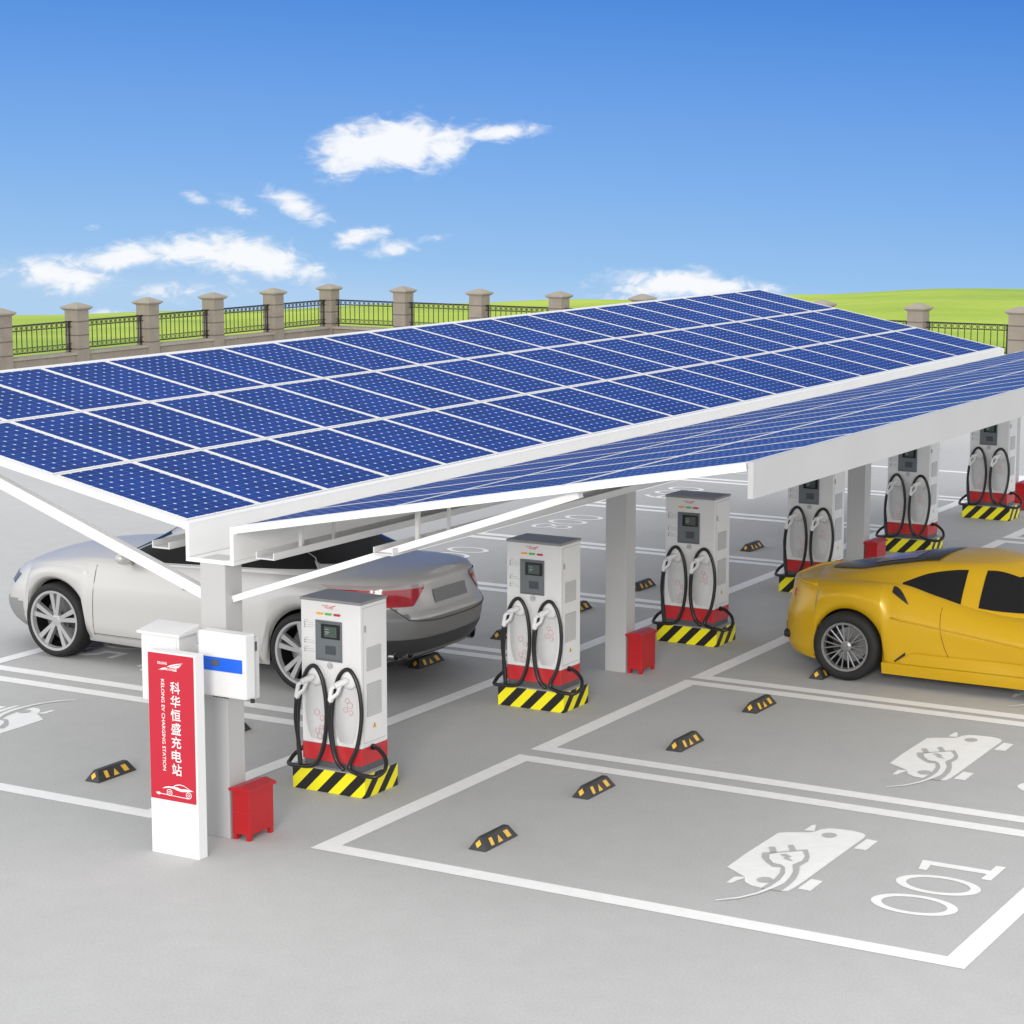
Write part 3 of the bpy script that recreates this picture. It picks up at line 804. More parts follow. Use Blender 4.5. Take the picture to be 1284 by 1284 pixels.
BLb = ['small red metal box at the foot of the nearest column, beside the sign', 'small red metal box at the foot of the second column',
       'small red metal box at the foot of the third column, behind the yellow car', 'small red metal box at the farthest column, cut by the right edge']
for i, y in enumerate((.06, 8.58, 17.12, 25.17)):
    c = bx0 if i == 0 else copy_tree(bx0)
    c.location = (-.735, y, 0); tag(c, BLb[i], 'metal box', 'red boxes at the feet of the columns')

# ------------------------------------------------------------------ sign totem
t = empty('sign_totem', (-.985, -.75, 0), 'red and white totem sign with white Chinese lettering before the nearest column', 'sign')
b = MB(); b.box(-.287, .287, -.10, .03, 0, 2.0); b.build('totem_body', 'signwhite', t, bevel=.003)
b = MB(); b.box(-.280, .268, -.106, -.1005, .545, 1.985); face = b.build('red_face', 'signred', t)
fy = -.1075
def sf(cx, cz): return lambda a, c_: (cx+a, fy, cz+c_)
b = MB()
for k, ch in enumerate('科华恒盛充电站'):
    add_text(b, ch, sf(.045, 1.665-k*.134), w=.118, h=.118, bold=.013)
b.build('lettering', 'signwhite', face, recalc=False)
b = MB(); add_text(b, 'KELONG EV CHARGING STATION', sf(-.105, 1.285), w=.90, h=.040, bold=.012, rot=True); b.build('lettering', 'signwhite', face, recalc=False)
b = MB(); add_text(b, 'KELONG', sf(-.105, 1.893), w=.115, h=.026, bold=.02); add_text(b, '科华恒盛', sf(.005, 1.838), w=.13, h=.026, bold=.02)
for P_ in ([(-.05, 1.862), (.0, 1.884), (.07, 1.902), (.15, 1.915), (.125, 1.905), (.05, 1.885), (-.02, 1.862)], [(-.02, 1.858), (.05, 1.878), (.13, 1.898), (.115, 1.886), (.05, 1.866), (.01, 1.856)], [(.02, 1.855), (.07, 1.868), (.11, 1.882), (.095, 1.866), (.06, 1.856)],
           [(-.155, 1.822), (-.10, 1.847), (-.05, 1.856), (-.075, 1.842), (-.12, 1.830)], [(-.13, 1.822), (-.085, 1.838), (-.05, 1.85), (-.065, 1.834)]):
    b.sheet(P_, lambda a, c_: (a, fy-.0005, c_))
b.build('logo', 'signwhite', face, recalc=False)
b = MB()
zc = .625
def ring2(cx, cz, r, w):
    n = 24; vs = [(cx+r*math.cos(2*PI*i/n), fy, cz+r*math.sin(2*PI*i/n)) for i in range(n)] + [(cx+(r-w)*math.cos(2*PI*i/n), fy, cz+(r-w)*math.sin(2*PI*i/n)) for i in range(n)]
    b.add(vs, [(i, (i+1) % n, n+(i+1) % n, n+i) for i in range(n)])
ring2(-.052, zc, .034, .008); ring2(.182, zc, .034, .008); ring2(-.052, zc, .014, .006); ring2(.182, zc, .014, .006)
b.sheet([(-.14, .655), (-.11, .672), (-.06, .685), (.0, .688), (.045, .687), (.09, .676), (.14, .682), (.20, .682), (.245, .672), (.20, .666), (.14, .655), (.10, .650), (.05, .656), (.0, .668), (-.06, .672), (-.10, .662)], lambda a, c_: (a, fy-.0004, c_))
b.sheet([(-.01, .688), (.03, .712), (.08, .722), (.13, .715), (.20, .684), (.185, .684), (.13, .707), (.08, .713), (.035, .704), (.01, .690)], lambda a, c_: (a, fy-.0008, c_))
b.sheet([(-.165, .598), (.182, .589), (.182, .596), (-.165, .605)], lambda a, c_: (a, fy-.0002, c_))
b.sheet([(-.205, .592), (-.175, .588), (-.160, .598), (-.160, .606), (-.175, .616), (-.205, .612), (-.205, .607), (-.222, .607), (-.222, .603), (-.205, .603)], lambda a, c_: (a, fy-.0006, c_))
b.build('car_emblem', 'signwhite', face, recalc=False, tri=True)

# ------------------------------------------------------------------ wall boxes on the first column
t = empty('inverter_box', (-.70, -.30, 1.5), 'white inverter box with a blue band, fixed to the nearest column', 'electrical box')
b = MB(); b.box(-.275, .295, -.15, .005, .02, .655); bd = b.build('housing', 'cabinet', t, bevel=.018)
b = MB(); b.box(-.24, .27, .0065, .10, .0, .60); b.build('heat_sink', 'steel', t, bevel=.006)
b = MB(); b.box(-.22, .255, -.154, -.1505, .275, .410); st = b.build('blue_band', 'blue', bd)
b = MB(); b.box(-.115, -.025, -.157, -.1542, .325, .385); b.build('small_screen', 'darkgrey', st)
b = MB()
for k in range(6): b.tube([(-.16+k*.032, -.06, .019), (-.16+k*.032, -.06, -.012)], .011, 8)
b.tube([(.22, .05, -.001), (.22, .05, -.05)], .022, 8); b.tube([(.10, -.05, .019), (.10, -.05, -.005)], .010, 8); b.build('cable_glands', 'trimblack', t)
b = MB(); b.box(.271, .276, .03, .06, .47, .56); b.build('side_slot', 'darkgrey', t)
t = empty('meter_cabinet', (-1.41, -.33, 1.39), 'plain white cabinet with an overhanging lid, behind the red sign', 'electrical box')
b = MB(); b.box(-.27, .20, -.12, .16, 0, .665); bd = b.build('cabinet', 'cabinet', t, bevel=.006)
b = MB(); vs = [(-.30,-.155,.666),(.23,-.155,.666),(.23,.18,.666),(-.30,.18,.666),(-.30,-.155,.69),(.23,-.155,.69),(.23,.18,.745),(-.30,.18,.745)]
b.add(vs, [(0,3,2,1),(4,5,6,7),(0,1,5,4),(1,2,6,5),(2,3,7,6),(3,0,4,7)]).build('sloping_lid', 'cabinet', t, bevel=.004)
b = MB(); b.box(-.235, .17, -.128, -.1205, .03, .63); b.build('cabinet_door', 'cabinet', bd, bevel=.003)
b = MB(); b.box(-.05, .245, .1605, .19, .1, .55); b.build('bracket', 'steel', t)
# ------------------------------------------------------------------ wheel stops
def make_stop():
    t = empty('wheel_stop', (0, 0, 0))
    b = MB(); L_, w, h = .64, .20, .12; e = .075; tw = .06
    vs = [(0,0,0),(w,0,0),(w,L_,0),(0,L_,0),(w/2-tw/2+.0,e,h),(w/2+tw/2,e,h),(w/2+tw/2,L_-e,h),(w/2-tw/2,L_-e,h)]
    b.add(vs, [(0,3,2,1),(4,5,6,7),(0,1,5,4),(1,2,6,5),(2,3,7,6),(3,0,4,7)]); b.build('rubber_block', 'stopblack', t, bevel=.006)
    # amber reflectors on the sloping long face (+x), and on the near end
    x0, x1 = w, w/2+tw/2
    nrm = Vector((h, 0, x0-x1)).normalized()*.004
    def onface(y, f): return (x0+(x1-x0)*f+nrm.x, y, h*f+nrm.z)
    for poly in ([(.14, .22), (.20, .22), (.20, .80), (.14, .80)], [(.27, .2), (.36, .2), (.315, .75)], [(.45, .25), (.53, .25), (.50, .80), (.42, .80)]):
        m = MB(); m.sheet([onface(y, f) for y, f in poly], lambda *a: a[0]) if False else m.add([onface(y, f) for y, f in poly], [tuple(range(len(poly)))]); m.build('reflector', 'amber', t, recalc=False)
    n2 = Vector((0, -h, e)).normalized()*.004
    m = MB(); P4 = [(.065, .5), (.10, .2), (.135, .5), (.10, .8)]
    m.add([(x, e*f+n2.y, h*f+n2.z) for x, f in P4], [(0,1,2,3)]); m.build('reflector', 'amber', t, recalc=False)
    return t
st0 = make_stop()
SP = []
names = {('R',0,0):'black wheel stop with amber marks nearest the viewer, in bay 001', ('R',0,1):'black wheel stop in bay 001, just before the double white line',
 ('R',1,0):'black wheel stop just beyond the double line of bay 001', ('R',1,1):'black wheel stop just before the yellow car\'s bay line',
 ('R',2,0):'black wheel stop half hidden by the yellow car\'s rear wheel', ('R',2,1):'black wheel stop underneath the yellow car',
 ('L',0,0):'black wheel stop with amber marks left of the red sign', ('L',0,1):'black wheel stop showing between nearest column and nearest charging post',
 ('L',1,0):'black wheel stop under the silver car\'s exhausts', ('L',1,1):'black wheel stop peeping out left of the second charging post',
 ('L',2,0):'black wheel stop with amber marks just right of the second charging post', ('L',2,1):'black wheel stop between the second column and the third charging post',
 ('L',3,0):'black wheel stop hidden behind the third charging post', ('L',3,1):'black wheel stop alone in the bay right of the third charging post',
 ('L',4,0):'black wheel stop between the fourth charging post and the third column', ('L',4,1):'black wheel stop hidden behind the third column'}
first = True
for side, lst, n in (('R', RS, 3), ('L', LS, 5)):
    for i in range(n):
        for k in range(2):
            c = st0 if first else copy_tree(st0); first = False
            x = 1.35 if side == 'R' else -3.52
            c.location = (x, lst[i][0]+(.74, 2.84)[k], 0)
            tag(c, names[(side, i, k)], 'wheel stop', 'wheel stops in the parking bays')

# ------------------------------------------------------------------ cars
def herm(pts):
    xs = [p[0] for p in pts]; ys = [p[1] for p in pts]; n = len(xs); m = []
    for i in range(n):
        if i == 0: m.append((ys[1]-ys[0])/(xs[1]-xs[0]))
        elif i == n-1: m.append((ys[-1]-ys[-2])/(xs[-1]-xs[-2]))
        else:
            a = (ys[i]-ys[i-1])/(xs[i]-xs[i-1]); b_ = (ys[i+1]-ys[i])/(xs[i+1]-xs[i])
            m.append(0 if a*b_ <= 0 else 2*a*b_/(a+b_))
    def f(x):
        if x <= xs[0]: return ys[0]
        if x >= xs[-1]: return ys[-1]
        for i in range(n-1):
            if x <= xs[i+1]: break
        h = xs[i+1]-xs[i]; t_ = (x-xs[i])/h
        return (2*t_**3-3*t_**2+1)*ys[i]+(t_**3-2*t_**2+t_)*h*m[i]+(-2*t_**3+3*t_**2)*ys[i+1]+(t_**3-t_**2)*h*m[i+1]
    return f
class Shell:
    """closed plan rings stacked from zlo(x) to zhi(x); superellipse plan with half width w(t), ends xf(t), xr(t)"""
    def __init__(s, zlo, zhi, w, xf, xr, n, crown=None, wx=None):
        s.zlo, s.zhi, s.w, s.xf, s.xr, s.n = zlo, zhi, w, xf, xr, n; s.crown = crown or (lambda x: 0); s.wx = wx or (lambda x, t: 1)
    def cen(s, t): a, b_ = s.xf(t), s.xr(t); return (a+b_)/2, (a-b_)/2
    def half(s, x, t):
        c, a = s.cen(t); u = min(1, abs((x-c)/a)); return s.w(t)*(1-u**s.n)**(1/s.n)*s.wx(x, t)
    def tz(s, x, z): return max(0, min(1, (z-s.zlo(x))/(s.zhi(x)-s.zlo(x))))
    def side_y(s, x, z): return s.half(x, s.tz(x, z))
    def end_x(s, y, z, sign):
        x = s.cen(.5)[0]+sign*s.cen(.5)[1]
        for _ in range(6):
            t_ = s.tz(x, z); c, a = s.cen(t_); v = min(1, abs(y/s.w(t_))); x = c+sign*a*(1-v**s.n)**(1/s.n)
        return x
    def mesh(s, us, nt, ncap, vend=.766, nv=22):
        ue = (1-vend**s.n)**(1/s.n)
        samples = [(u*ue, None) for u in us]
        ring = [('s', u*ue, 1) for u in us] + [('e', vend*(1-2*i/nv), 1) for i in range(1, nv)] + [('s', u*ue, -1) for u in reversed(us)] + [('e', -vend*(1-2*i/nv), -1) for i in range(1, nv)]
        mb = MB(); n = len(ring)
        for j in range(nt+1):
            t_ = j/nt; c, a = s.cen(t_)
            for kd, p, sg in ring:
                if kd == 's':
                    x = c+a*p; y = sg*s.w(t_)*(1-abs(p)**s.n)**(1/s.n)*s.wx(x, t_)
                else:
                    x = c+sg*a*(1-abs(p)**s.n)**(1/s.n); y = p*s.w(t_)
                mb.v.append((x, y, s.zlo(x)*(1-t_)+s.zhi(x)*t_))
        base = nt*n
        for j in range(1, ncap+1):
            q = 1-j/ncap
            for i in range(n):
                x, y, z = mb.v[base+i]; mb.v.append((x, y*q, z+s.crown(x)*(1-q*q)))
        for j in range(nt+ncap):
            for i in range(n):
                k = (i+1) % n; mb.f.append([j*n+i, j*n+k, (j+1)*n+k, (j+1)*n+i]); mb.m.append(0)
        return mb
def side_patch(sh, x0, x1, bot, top, off=.006, nx=30, nz=6, sides=(1, -1)):
    mb = MB()
    for sg in sides:
        vs = []
        for i in range(nx+1):
            x = x0+(x1-x0)*i/nx; a, b_ = bot(x), top(x)
            for j in range(nz+1):
                z = a+(b_-a)*j/nz; vs.append((x, sg*(sh.side_y(x, z)+off), z))
        mb.add(vs, [(i*(nz+1)+j, (i+1)*(nz+1)+j, (i+1)*(nz+1)+j+1, i*(nz+1)+j+1) for i in range(nx) for j in range(nz)])
    return mb
def end_patch(sh, sign, y0, y1, bot, top, off=.006, ny=24, nz=8):
    mb = MB(); vs = []
    for i in range(ny+1):
        y = y0+(y1-y0)*i/ny; a, b_ = bot(y), top(y)
        for j in range(nz+1):
            z = a+(b_-a)*j/nz; vs.append((sh.end_x(y, z, sign)+sign*off, y, z+off*.3))
    mb.add(vs, [(i*(nz+1)+j, (i+1)*(nz+1)+j, (i+1)*(nz+1)+j+1, i*(nz+1)+j+1) for i in range(ny) for j in range(nz)])
    return mb
def side_parts(name, mat, parent, sh, *a, smooth=True, **kw):
    for sg in (1, -1): side_patch(sh, *a, sides=(sg,), **kw).build(name, mat, parent, smooth=smooth, recalc=False)
def side_line(sh, pts, r=.003, sides=(1, -1), mb=None, off=.001):
    mb = mb or MB()
    for sg in sides:
        mb.tube([(x, sg*(sh.side_y(x, z)+off), z) for x, z in pts], r, 5)
    return mb
def arch_fn(base, axles, zc, Ra):
    f0 = herm(base)
    def f(x):
        z = f0(x)
        for xa in axles:
            d = abs(x-xa)
            if d < Ra: z = max(z, zc+math.sqrt(Ra*Ra-d*d))
        return z
    return f
def us_for(sh, axles, Ra, nmain=70):
    c, a = sh.cen(0); ue = (1-.766**sh.n)**(1/sh.n)
    xs = [c+a*ue*(-1+2*i/nmain) for i in range(nmain+1)]
    for xa in axles:
        xs = [x for x in xs if not (abs(x-xa) < Ra+.012)]
        for k in range(25): xs.append(xa-Ra*math.cos(PI*k/24)*.9995)
        xs += [xa-Ra-.004, xa+Ra+.004]
    return [(x-c)/a/ue for x in sorted(xs)]
def wheel(car, x, y, side, style, rt_, rr, w, tyre='tyre'):
    """side +1: outer face towards +y"""
    yo = side
    fn = lambda a, c_, h: (a, yo*h, c_)
    hub = MB(); hub.lathe([(0, -.02), (rr*.72, -.02), (rr*.72, -.035), (0, -.035)], 32, fn, 0)      # brake disc
    hub.lathe([(rr*.98, -.15), (rr*.96, w/2-.05)], 32, fn, 1)
    hub.lathe([(0, -.14), (rr*.98, -.14)], 32, fn, 1)
    hub.box(-rr*.70, -rr*.30, min(yo*-.05, yo*.01), max(yo*-.05, yo*.01), -.07, .09, 1)
    wo = hub.build('wheel', ['disc', 'trimblack'], car, loc=(x, y, rt_), smooth=False)
    ty = MB(); h = w/2
    ty.lathe([(rr, h-.012), (rr+.012, h), (rt_-.035, h+.004), (rt_-.012, h-.012), (rt_, h-.04), (rt_, -h+.04), (rt_-.012, -h+.012), (rr, -h)], 56, fn, 0)
    ty.build('tyre', tyre, wo, smooth=True)
    rm = MB()
    rm.lathe([(rr-.028, h-.045), (rr-.018, h-.006), (rr+.004, h-.004), (rr+.002, h-.02)], 56, fn, 0)
    rm.lathe([(0, h-.03), (.030, h-.03), (.055, h-.038), (.062, h-.07)], 24, fn, 0)
    if style == 'five':
        for k in range(5):
            for d in (-.17, .17):
                a0 = 2*PI*k/5+.35+d*1.0; a1 = 2*PI*k/5+.35+d*1.05
                ca, sa = math.cos(a0), math.sin(a0); cb, sb = math.cos(a1), math.sin(a1)
                r0, r1 = .045, rr-.012
                def pt(r_, ang, wd, hh): return fn(r_*math.cos(ang)-wd*math.sin(ang), r_*math.sin(ang)+wd*math.cos(ang), hh)
                s0, s1 = .015, .023
                vs = [pt(r0, a0, -s0, h-.035), pt(r0, a0, s0, h-.035), pt(r1, a1, s1, h-.022), pt(r1, a1, -s1, h-.022), pt(r0, a0, -s0, h-.075), pt(r0, a0, s0, h-.075), pt(r1, a1, s1, h-.07), pt(r1, a1, -s1, h-.07)]
                rm.add(vs, [(0,1,2,3),(7,6,5,4),(0,4,5,1),(1,5,6,2),(2,6,7,3),(3,7,4,0)])
    else:
        for k in range(10):
            for d in (-.075, .075):
                a0 = 2*PI*k/10; a1 = 2*PI*k/10+d*2
                p0 = fn(.055*math.cos(a0), .055*math.sin(a0), h-.04); p1 = fn((rr-.02)*math.cos(a1), (rr-.02)*math.sin(a1), h-.03)
                rm.tube([p0, p1], [.008, .0085], 6)
        for k in range(5):
            a0 = 2*PI*k/5; rm.tube([fn(.035*math.cos(a0), .035*math.sin(a0), h-.04), fn(.035*math.cos(a0), .035*math.sin(a0), h-.026)], .006, 6)
    rm.build('rim', 'silver2' if style == 'five' else 'alloydark', wo, smooth=False)
def liners(car, axles, zc, Ra, yo):
    for xa in axles:
        for sg in (1, -1):
            b = MB(); n = 20; vs = []
            for i in range(n+1):
                a = PI*i/n*1.16-.08*PI
                for y in (yo, .45): vs.append((xa+(Ra+.004)*math.cos(a), sg*y, zc+(Ra+.004)*math.sin(a)))
            fs = [(2*i, 2*i+1, 2*i+3, 2*i+2) for i in range(n)]; fs.append(tuple(range(1, 2*n+2, 2)))
            b.add(vs, fs); b.build('wheel_arch', 'trimblack', car, recalc=False)

# ---- silver coupe (front to -X in the world)
S1 = 1.5
car = empty('parked_car', (-5.955, 6.66, 0), 'silver two-door coupe parked under the left side of the solar roof', 'car', None, PI); car.scale = (S1,)*3
AX = (1.375, -1.375); RA = .372; ZA = .34
zlo = arch_fn([(-2.40,.34),(-2.2,.31),(-1.9,.25),(-1.6,.20),(0,.185),(1.6,.20),(2.0,.22),(2.3,.24)], AX, ZA, RA)
zsh = herm([(-2.36,.985),(-2.2,.995),(-1.8,.990),(-1.4,.980),(-.6,.955),(.2,.93),(.9,.92),(1.4,.885),(1.8,.82),(2.1,.73),(2.28,.65)])
crn = herm([(-2.36,.03),(-2.1,.04),(-1.7,.05),(-.5,.10),(.9,.085),(1.5,.085),(1.9,.07),(2.2,.03)])
wt = herm([(0,.855),(.08,.895),(.25,.922),(.5,.925),(.70,.915),(.80,.895),(.92,.872),(1,.835)])
xft = herm([(0,2.18),(.15,2.26),(.4,2.30),(.7,2.26),(1,2.14)]); xrt = herm([(0,-2.20),(.10,-2.27),(.35,-2.345),(.52,-2.355),(.58,-2.325),(.80,-2.275),(.95,-2.26),(1,-2.235)])
def flare(x, t_):
    f = 1
    for xa in AX: f += .018*math.exp(-((x-xa)/.42)**2)*math.exp(-((t_-.35)/.4)**2)
    return f
body = Shell(zlo, zsh, wt, xft, xrt, 4.1, crn, flare)
bm_ = body.mesh(us_for(body, AX, RA), 26, 9)
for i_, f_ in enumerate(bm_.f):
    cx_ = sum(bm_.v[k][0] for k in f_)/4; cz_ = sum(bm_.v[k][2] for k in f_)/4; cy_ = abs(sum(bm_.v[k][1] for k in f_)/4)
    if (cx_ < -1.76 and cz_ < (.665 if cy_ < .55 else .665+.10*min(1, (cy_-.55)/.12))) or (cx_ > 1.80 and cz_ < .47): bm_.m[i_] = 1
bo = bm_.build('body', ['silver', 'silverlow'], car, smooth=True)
liners(car, AX, ZA, RA, .80)
b = MB(); b.box(-1.95, 1.95, -.45, .45, .20, .55); b.box(-.95, .95, -.82, .82, .21, .5); b.build('underbody', 'trimblack', car)
# cabin
czl = lambda x: zsh(x)-.03
czh = herm([(-1.75,1.09),(-1.3,1.22),(-.8,1.30),(-.3,1.33),(.1,1.31),(.45,1.26),(.8,1.16)])
cab = Shell(czl, czh, herm([(0,.815),(.15,.80),(.55,.70),(.9,.60),(1,.555)]), herm([(0,1.12),(.3,.86),(.7,.47),(1,.20)]), herm([(0,-1.98),(.3,-1.72),(.7,-1.30),(1,-.95)]), 4.2, lambda x: .05)
us = [-1+2*i/50 for i in range(51)]
co_ = cab.mesh(us, 16, 8).build('roof', 'silver', car, smooth=True)
# side glass
gt = herm([(-1.40,1.035),(-1.25,1.12),(-.9,1.205),(-.5,1.24),(-.1,1.23),(.2,1.17),(.5,1.06),(.70,.965)])
gb = lambda x: .957-.045*(x-.3)
side_parts('side_glass', 'glass', car, cab, -1.39, -.50, gb, gt, smooth=True)
side_parts('side_glass', 'glass', car, cab, -.47, .69, gb, gt, smooth=True)
for sg in (1, -1):
    tr = side_line(cab, [(x, gb(x)-.006) for x in [-1.40+.1*i for i in range(22)]], .008, sides=(sg,)); side_line(cab, [(x, gt(x)+.006) for x in [-1.40+.1*i for i in range(22)]], .007, mb=tr, sides=(sg,)); tr.build('window_trim', 'silver2', car, smooth=True)
end_patch(cab, -1, -.62, .62, lambda y: 1.045+.02*(y/.6)**2, lambda y: 1.25-.04*(y/.6)**2, ny=30).build('rear_window', 'glass', car, smooth=True, recalc=False)
end_patch(cab, 1, -.60, .60, lambda y: .96, lambda y: 1.24-.05*(y/.6)**2, ny=30).build('windscreen', 'glass', car, smooth=True, recalc=False)
# seams
for sg in (1, -1):
    b = MB()
    side_line(body, [(.90-.02*(z-.3), z) for z in (.26,.35,.45,.55,.65,.75,.84,.89)], .003, mb=b, sides=(sg,)); side_line(body, [(-.52+(.10*(z-.26)), z) for z in (.26,.4,.55,.7,.85,.905)], .003, mb=b, sides=(sg,))
    side_line(body, [(-.5+.1*i, .275) for i in range(15)], .003, mb=b, sides=(sg,)); b.build('door_seam', 'bumpergrey', bo)
side_parts('sill', 'silver', bo, body, -.93, .93, lambda x: .20, lambda x: .262, .012, 20, 2, smooth=True)
# rear
end_patch(body, -1, -.80, .80, lambda y: .345, lambda y: .475+.02*abs(y), .006, 30, 4).build('diffuser', 'bumpergrey', bo, smooth=True, recalc=False)
side_parts('bumper_skirt', 'bumpergrey', bo, body, -2.19, -1.80, lambda x: .26+.16*(-(x+1.8)), lambda x: .33+.33*(-(x+1.8)), .007, smooth=True)
end_patch(body, -1, -.255, .255, lambda y: .760, lambda y: .868, .010).build('number_plate', 'plate', bo, recalc=False)
b = MB()
b.tube([(body.end_x(y, .655-.03*(1-abs(y/.56)**3), -1)-.004, y, .655-.03*(1-abs(y/.56)**3)) for y in [-.60+.06*i for i in range(21)]], .006, 5)
for sg in (1, -1): b.tube([(body.end_x(sg*(.60+.03*k), .665+.04*k, -1)-.003, sg*(.60+.03*k), .665+.04*k) for k in range(4)], .005, 5)
b.build('boot_seam', 'darkgrey', bo, smooth=True)
for sg in (1, -1):
    y0, y1 = .37, .845
    zb_ = lambda y: .765+.135*max(0, min(1, (.52-abs(y))/.15)); zt_ = lambda y: .895-.012*max(0, (.60-abs(y))/.1)
    lp = end_patch(body, -1, sg*y0, sg*y1, zb_, lambda y: .905, .010).build('tail_light', 'lamp', bo, smooth=True, recalc=False)
    end_patch(body, -1, sg*y0, sg*y1, lambda y: .906, lambda y: .938, .011).build('clear_lens', 'lampclear', lp, smooth=True, recalc=False)
    side_patch(body, -2.14, -1.90, lambda x: .775+.16*(x+2.14), lambda x: .905, .008, sides=(sg,)).build('side_lens', 'lamp', lp, smooth=True, recalc=False)
    side_patch(body, -2.14, -1.88, lambda x: .906, lambda x: .938-.08*max(0, x+2.0), .008, sides=(sg,)).build('clear_side_lens', 'lampclear', lp, smooth=True, recalc=False)
for sg in (1, -1):
    for dy in (0, .115):
        b = MB(); y = sg*(.50+dy); x0 = body.end_x(y, .36, -1)
        b.lathe([(.050, .10), (.050, -.02), (.043, -.02), (.040, .10)], 20, lambda a, c_, h: (x0+.015+h, y+a, .345+c_*.8), 0); b.lathe([(0, .03), (.042, .03)], 20, lambda a, c_, h: (x0+.015+h, y+a, .345+c_*.8), 1)
        b.build('exhaust_tip', ['chrome', 'trimblack'], bo, smooth=False)
# front
for sg in (1, -1):
    end_patch(body, 1, sg*.50, sg*.74, lambda y: .62, lambda y: .70, .008).build('headlight', 'headlamp', bo, smooth=True, recalc=False)
    side_patch(body, 1.98, 2.10, lambda x: .61+.3*(x-1.98), lambda x: .70-.2*(x-1.98), .006, sides=(sg,)).build('side_headlight', 'glass', bo, smooth=True, recalc=False)
    b = MB(); b.lathe([(0, -.03), (.04, -.02), (.075, .01), (.085, .05), (.07, .09), (0, .10)], 16, lambda a, c_, h: (.55-h*1.0, sg*(.93+a*1.25), 1.00+c_*.75)); b.tube([(.50, sg*.82, .93), (.50, sg*.90, .97)], .018, 6)
    mo = b.build('wing_mirror', 'silver', car, smooth=True)
end_patch(body, 1, -.42, .42, lambda y: .33, lambda y: .66, .008).build('grille', 'trimblack', bo, recalc=False)
for sg in (1, -1): side_line(body, [(x, .775) for x in (-.30, -.25, -.20, -.12)], .011, off=.016, sides=(sg,)).build('door_handle', 'silver', bo, smooth=True)
for xa in AX:
    for sg in (1, -1): wheel(car, xa, sg*.795, sg, 'five', .340, .272, .235)

# ---- yellow sports car (front to +X)
S2 = 1.345
car2 = empty('parked_car', (1.805+1.30*S2, 10.69, 0), 'yellow low sports car parked in the third right-hand bay', 'car'); car2.scale = (S2,)*3
AX = (1.30, -1.30); RA = .365; ZA = .335
zlo = arch_fn([(-2.2,.205),(-1.9,.17),(-1.66,.15),(-.92,.13),(.9,.13),(1.7,.14),(2.25,.17)], AX, ZA, RA)
zsh = herm([(-2.14,.86),(-1.9,.89),(-1.3,.95),(-.85,.965),(-.45,.88),(0,.775),(.4,.725),(.8,.715),(1.3,.725),(1.8,.62),(2.2,.45)])
crn = herm([(-2.14,.015),(-1.6,.0),(-1.2,-.01),(.5,.12),(1.0,.04),(1.6,.02),(2.2,.02)])
wt = herm([(0,.93),(.10,.945),(.35,.960),(.6,.955),(.78,.925),(.90,.885),(1,.81)])
xft = herm([(0,2.20),(.3,2.26),(.7,2.15),(1,2.02)]); xrt = herm([(0,-2.10),(.12,-2.145),(.5,-2.15),(.70,-2.12),(.9,-2.10),(1,-2.10)])
def flare2(x, t_):
    f = 1+.022*math.exp(-((x+1.3)/.5)**2)*math.exp(-((t_-.55)/.4)**2)+.02*math.exp(-((x-1.3)/.45)**2)*math.exp(-((t_-.5)/.4)**2)
    f -= .035*math.exp(-((x-.25)/.55)**2)*math.exp(-((t_-.35)/.22)**2)
    return f
body = Shell(zlo, zsh, wt, xft, xrt, 3.8, crn, flare2)
bo = body.mesh(us_for(body, AX, RA), 26, 9).build('body', 'yellow', car2, smooth=True)
liners(car2, AX, ZA, RA, .84)
b = MB(); b.box(-1.85, 1.9, -.45, .45, .16, .5); b.box(-.9, .9, -.86, .86, .16, .45); b.build('underbody', 'trimblack', car2)
czl = lambda x: zsh(x)-.06
czh = herm([(-1.95,.885),(-1.5,.975),(-1.0,1.085),(-.6,1.15),(-.1,1.175),(.3,1.155),(.7,1.04),(1.0,.90)])
cab = Shell(czl, czh, herm([(0,.80),(.2,.775),(.6,.67),(.9,.585),(1,.53)]), herm([(0,1.25),(.4,.85),(.8,.45),(1,.22)]), herm([(0,-2.00),(.3,-1.98),(.6,-1.94),(1,-1.88)]), 3.0, lambda x: .035)
cab.mesh(us, 16, 8).build('roof', 'yellow', car2, smooth=True)
gt = herm([(-.82,.975),(-.55,1.08),(-.25,1.125),(0,1.13),(.3,1.06),(.55,.96),(.72,.86)])
gb = herm([(-.82,.968),(-.5,.885),(-.2,.825),(.2,.79),(.74,.785)])
side_parts('side_glass', 'glass', car2, cab, -.81, -.22, gb, gt, smooth=True)
side_parts('side_glass', 'glass', car2, cab, -.05, .71, gb, gt, smooth=True)
end_patch(cab, 1, -.60, .60, lambda y: .80, lambda y: 1.10-.04*(y/.6)**2, ny=30).build('windscreen', 'glass', car2, smooth=True, recalc=False)
# engine cover: glass lying on the long rear slope
def top_patch(sh, xs, yw, off, ny=10):
    mb = MB(); vs = []
    for x in xs:
        for j in range(ny+1):
            y = yw(x)*(-1+2*j/ny); h_ = max(sh.half(x, 1), .02)
            q = min(1, abs(y)/h_); vs.append((x, y, sh.zhi(x)+sh.crown(x)*(1-q*q)+off))
    mb.add(vs, [(i*(ny+1)+j, (i+1)*(ny+1)+j, (i+1)*(ny+1)+j+1, i*(ny+1)+j+1) for i in range(len(xs)-1) for j in range(ny)])
    return mb
xs = [-1.76+.04*i for i in range(31)]
ec = top_patch(cab, xs, lambda x: .16+.30*min(1, (x+1.78)/.45)-.06*max(0, x+.9), .009).build('engine_cover', 'glass', car2, smooth=True, recalc=False)
top_patch(cab, [x for x in xs if -1.30 < x < -.80], lambda x: .30, .012).build('engine_glimpse', 'enginered', ec, smooth=True, recalc=False)
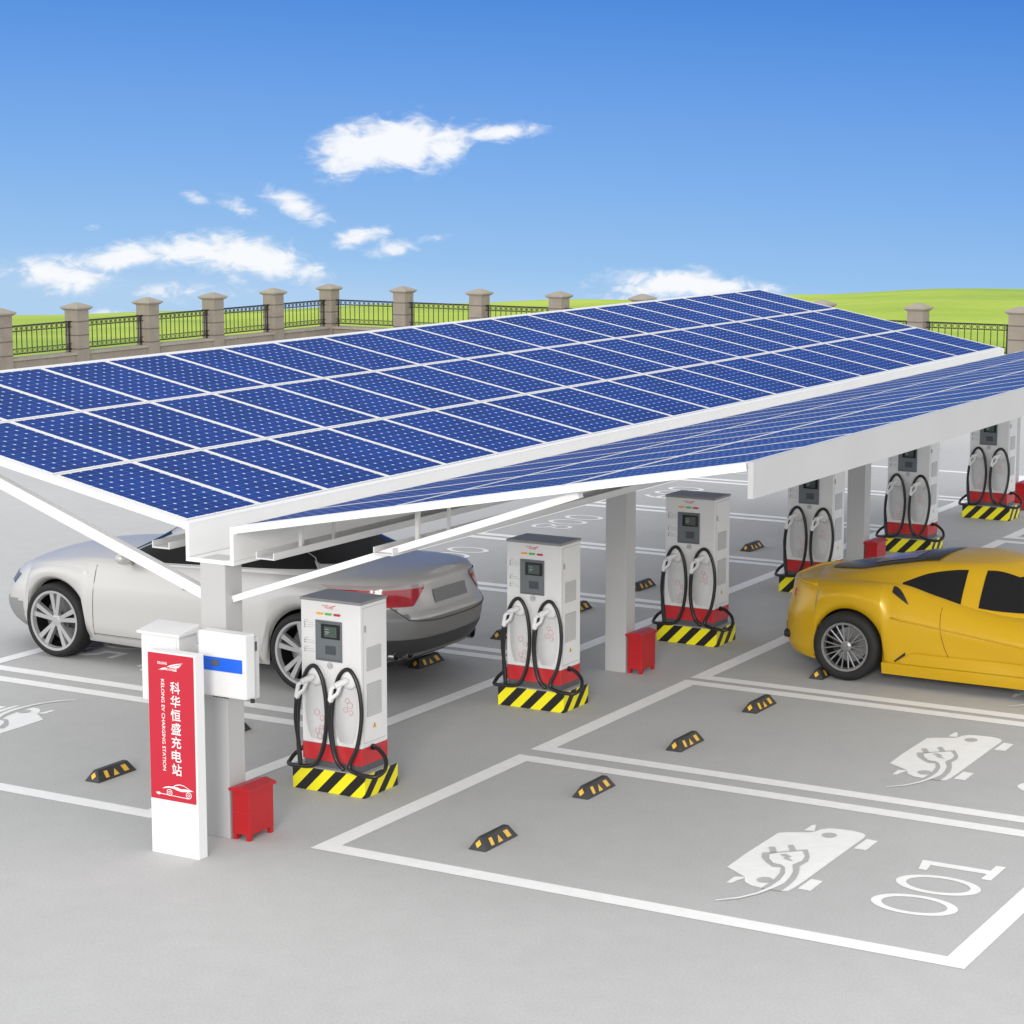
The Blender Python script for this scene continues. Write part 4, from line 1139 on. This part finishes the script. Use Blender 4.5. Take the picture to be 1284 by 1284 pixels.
# side details
vt = herm([(-.86,.885),(-.80,.875),(-.70,.80)]); vb = herm([(-.86,.845),(-.80,.80),(-.70,.745)])
side_parts('shoulder_vent', 'trimblack', bo, body, -.87, -.69, lambda x: .90-.10*(x+.87)/.18*1.0+.0, lambda x: .952-.145*((x+.87)/.18)**2, .006, 12, 3, smooth=False)
side_parts('sill_intake', 'trimblack', bo, body, -.80, -.69, lambda x: .235+.75*(x+.80), lambda x: .255+.85*(x+.80), .010, 10, 3, smooth=False)
side_parts('side_scoop', 'yellow', bo, body, -.74, .9, lambda x: .235, lambda x: .27+.075*min(1, (x+.74)/.12), .020, 30, 4, smooth=True)
side_parts('side_skirt', 'yellow', bo, body, -.93, .92, lambda x: .115, lambda x: .225, .022, 24, 3, smooth=True)
for sg in (1, -1):
    b = MB()
    side_line(body, [(-.37+.14*((.73-z)/.47)**2, z) for z in (.26,.32,.42,.52,.62,.73,.80)][::-1], .003, mb=b, sides=(sg,))
    side_line(body, [(-.23+.1*i, .255) for i in range(11)], .003, mb=b, sides=(sg,)); side_line(body, [(.84, z) for z in (.235,.4,.55,.7)], .003, mb=b, sides=(sg,))
    b.build('door_seam', 'enginered', bo)
for sg in (1, -1): side_line(body, [(-.85+.1*i, .665-.012*i) for i in range(16)], .009, off=.004, sides=(sg,)).build('waist_crease', 'yellow', bo, smooth=True)
for sg in (1, -1):
    for dy in (0, .18):
        y = sg*(.58-dy); x0 = body.end_x(y, .76, -1)+.035
        b = MB(); b.lathe([(0, -.004), (.058, -.004), (.064, .01), (.064, .04)], 24, lambda a, c_, h: (x0+h, y+a, .745+c_)); b.build('tail_light', 'lamp', bo, smooth=True)
    b = MB(); x0 = body.end_x(.6, .36, -1); b.tube([(x0+.05, sg*.60, .33), (x0-.03, sg*.60, .33)], .042, 16); b.build('exhaust_tip', 'trimblack', bo)
    end_patch(body, 1, sg*.55, sg*.78, lambda y: .42, lambda y: .52, .008).build('headlight', 'lampclear', bo, smooth=True, recalc=False)
    b = MB(); b.lathe([(0, -.02), (.05, .0), (.075, .05), (.06, .09), (0, .10)], 16, lambda a, c_, h: (.72-h, sg*(.93+a*1.2), .93+c_*.7)); b.tube([(.66, sg*.78, .80), (.66, sg*.90, .90)], .015, 6); b.build('wing_mirror', 'yellow', car2, smooth=True)
end_patch(body, -1, -.5, .5, lambda y: .28, lambda y: .42, .006, 30, 4).build('diffuser', 'trimblack', bo, smooth=True, recalc=False)
# tail spoiler lip
b = MB(); pts = [(body.end_x(y, .86, -1)+.02, y, .872+.012*(1-abs(y/.75)**2)) for y in [-.74+.074*i for i in range(21)]]
b.tube(pts, .014, 8); b.build('spoiler_lip', 'yellow', bo, smooth=True)
for xa in AX:
    for sg in (1, -1): wheel(car2, xa, sg*.845, sg, 'ten', .335, .236, .27)

# ------------------------------------------------------------------ render settings
sc.view_settings.view_transform = 'Standard'; sc.view_settings.look = 'None'; sc.view_settings.gamma = 1
sc.view_settings.exposure = 0.0
sc.render.resolution_x = 1024; sc.render.resolution_y = 1024
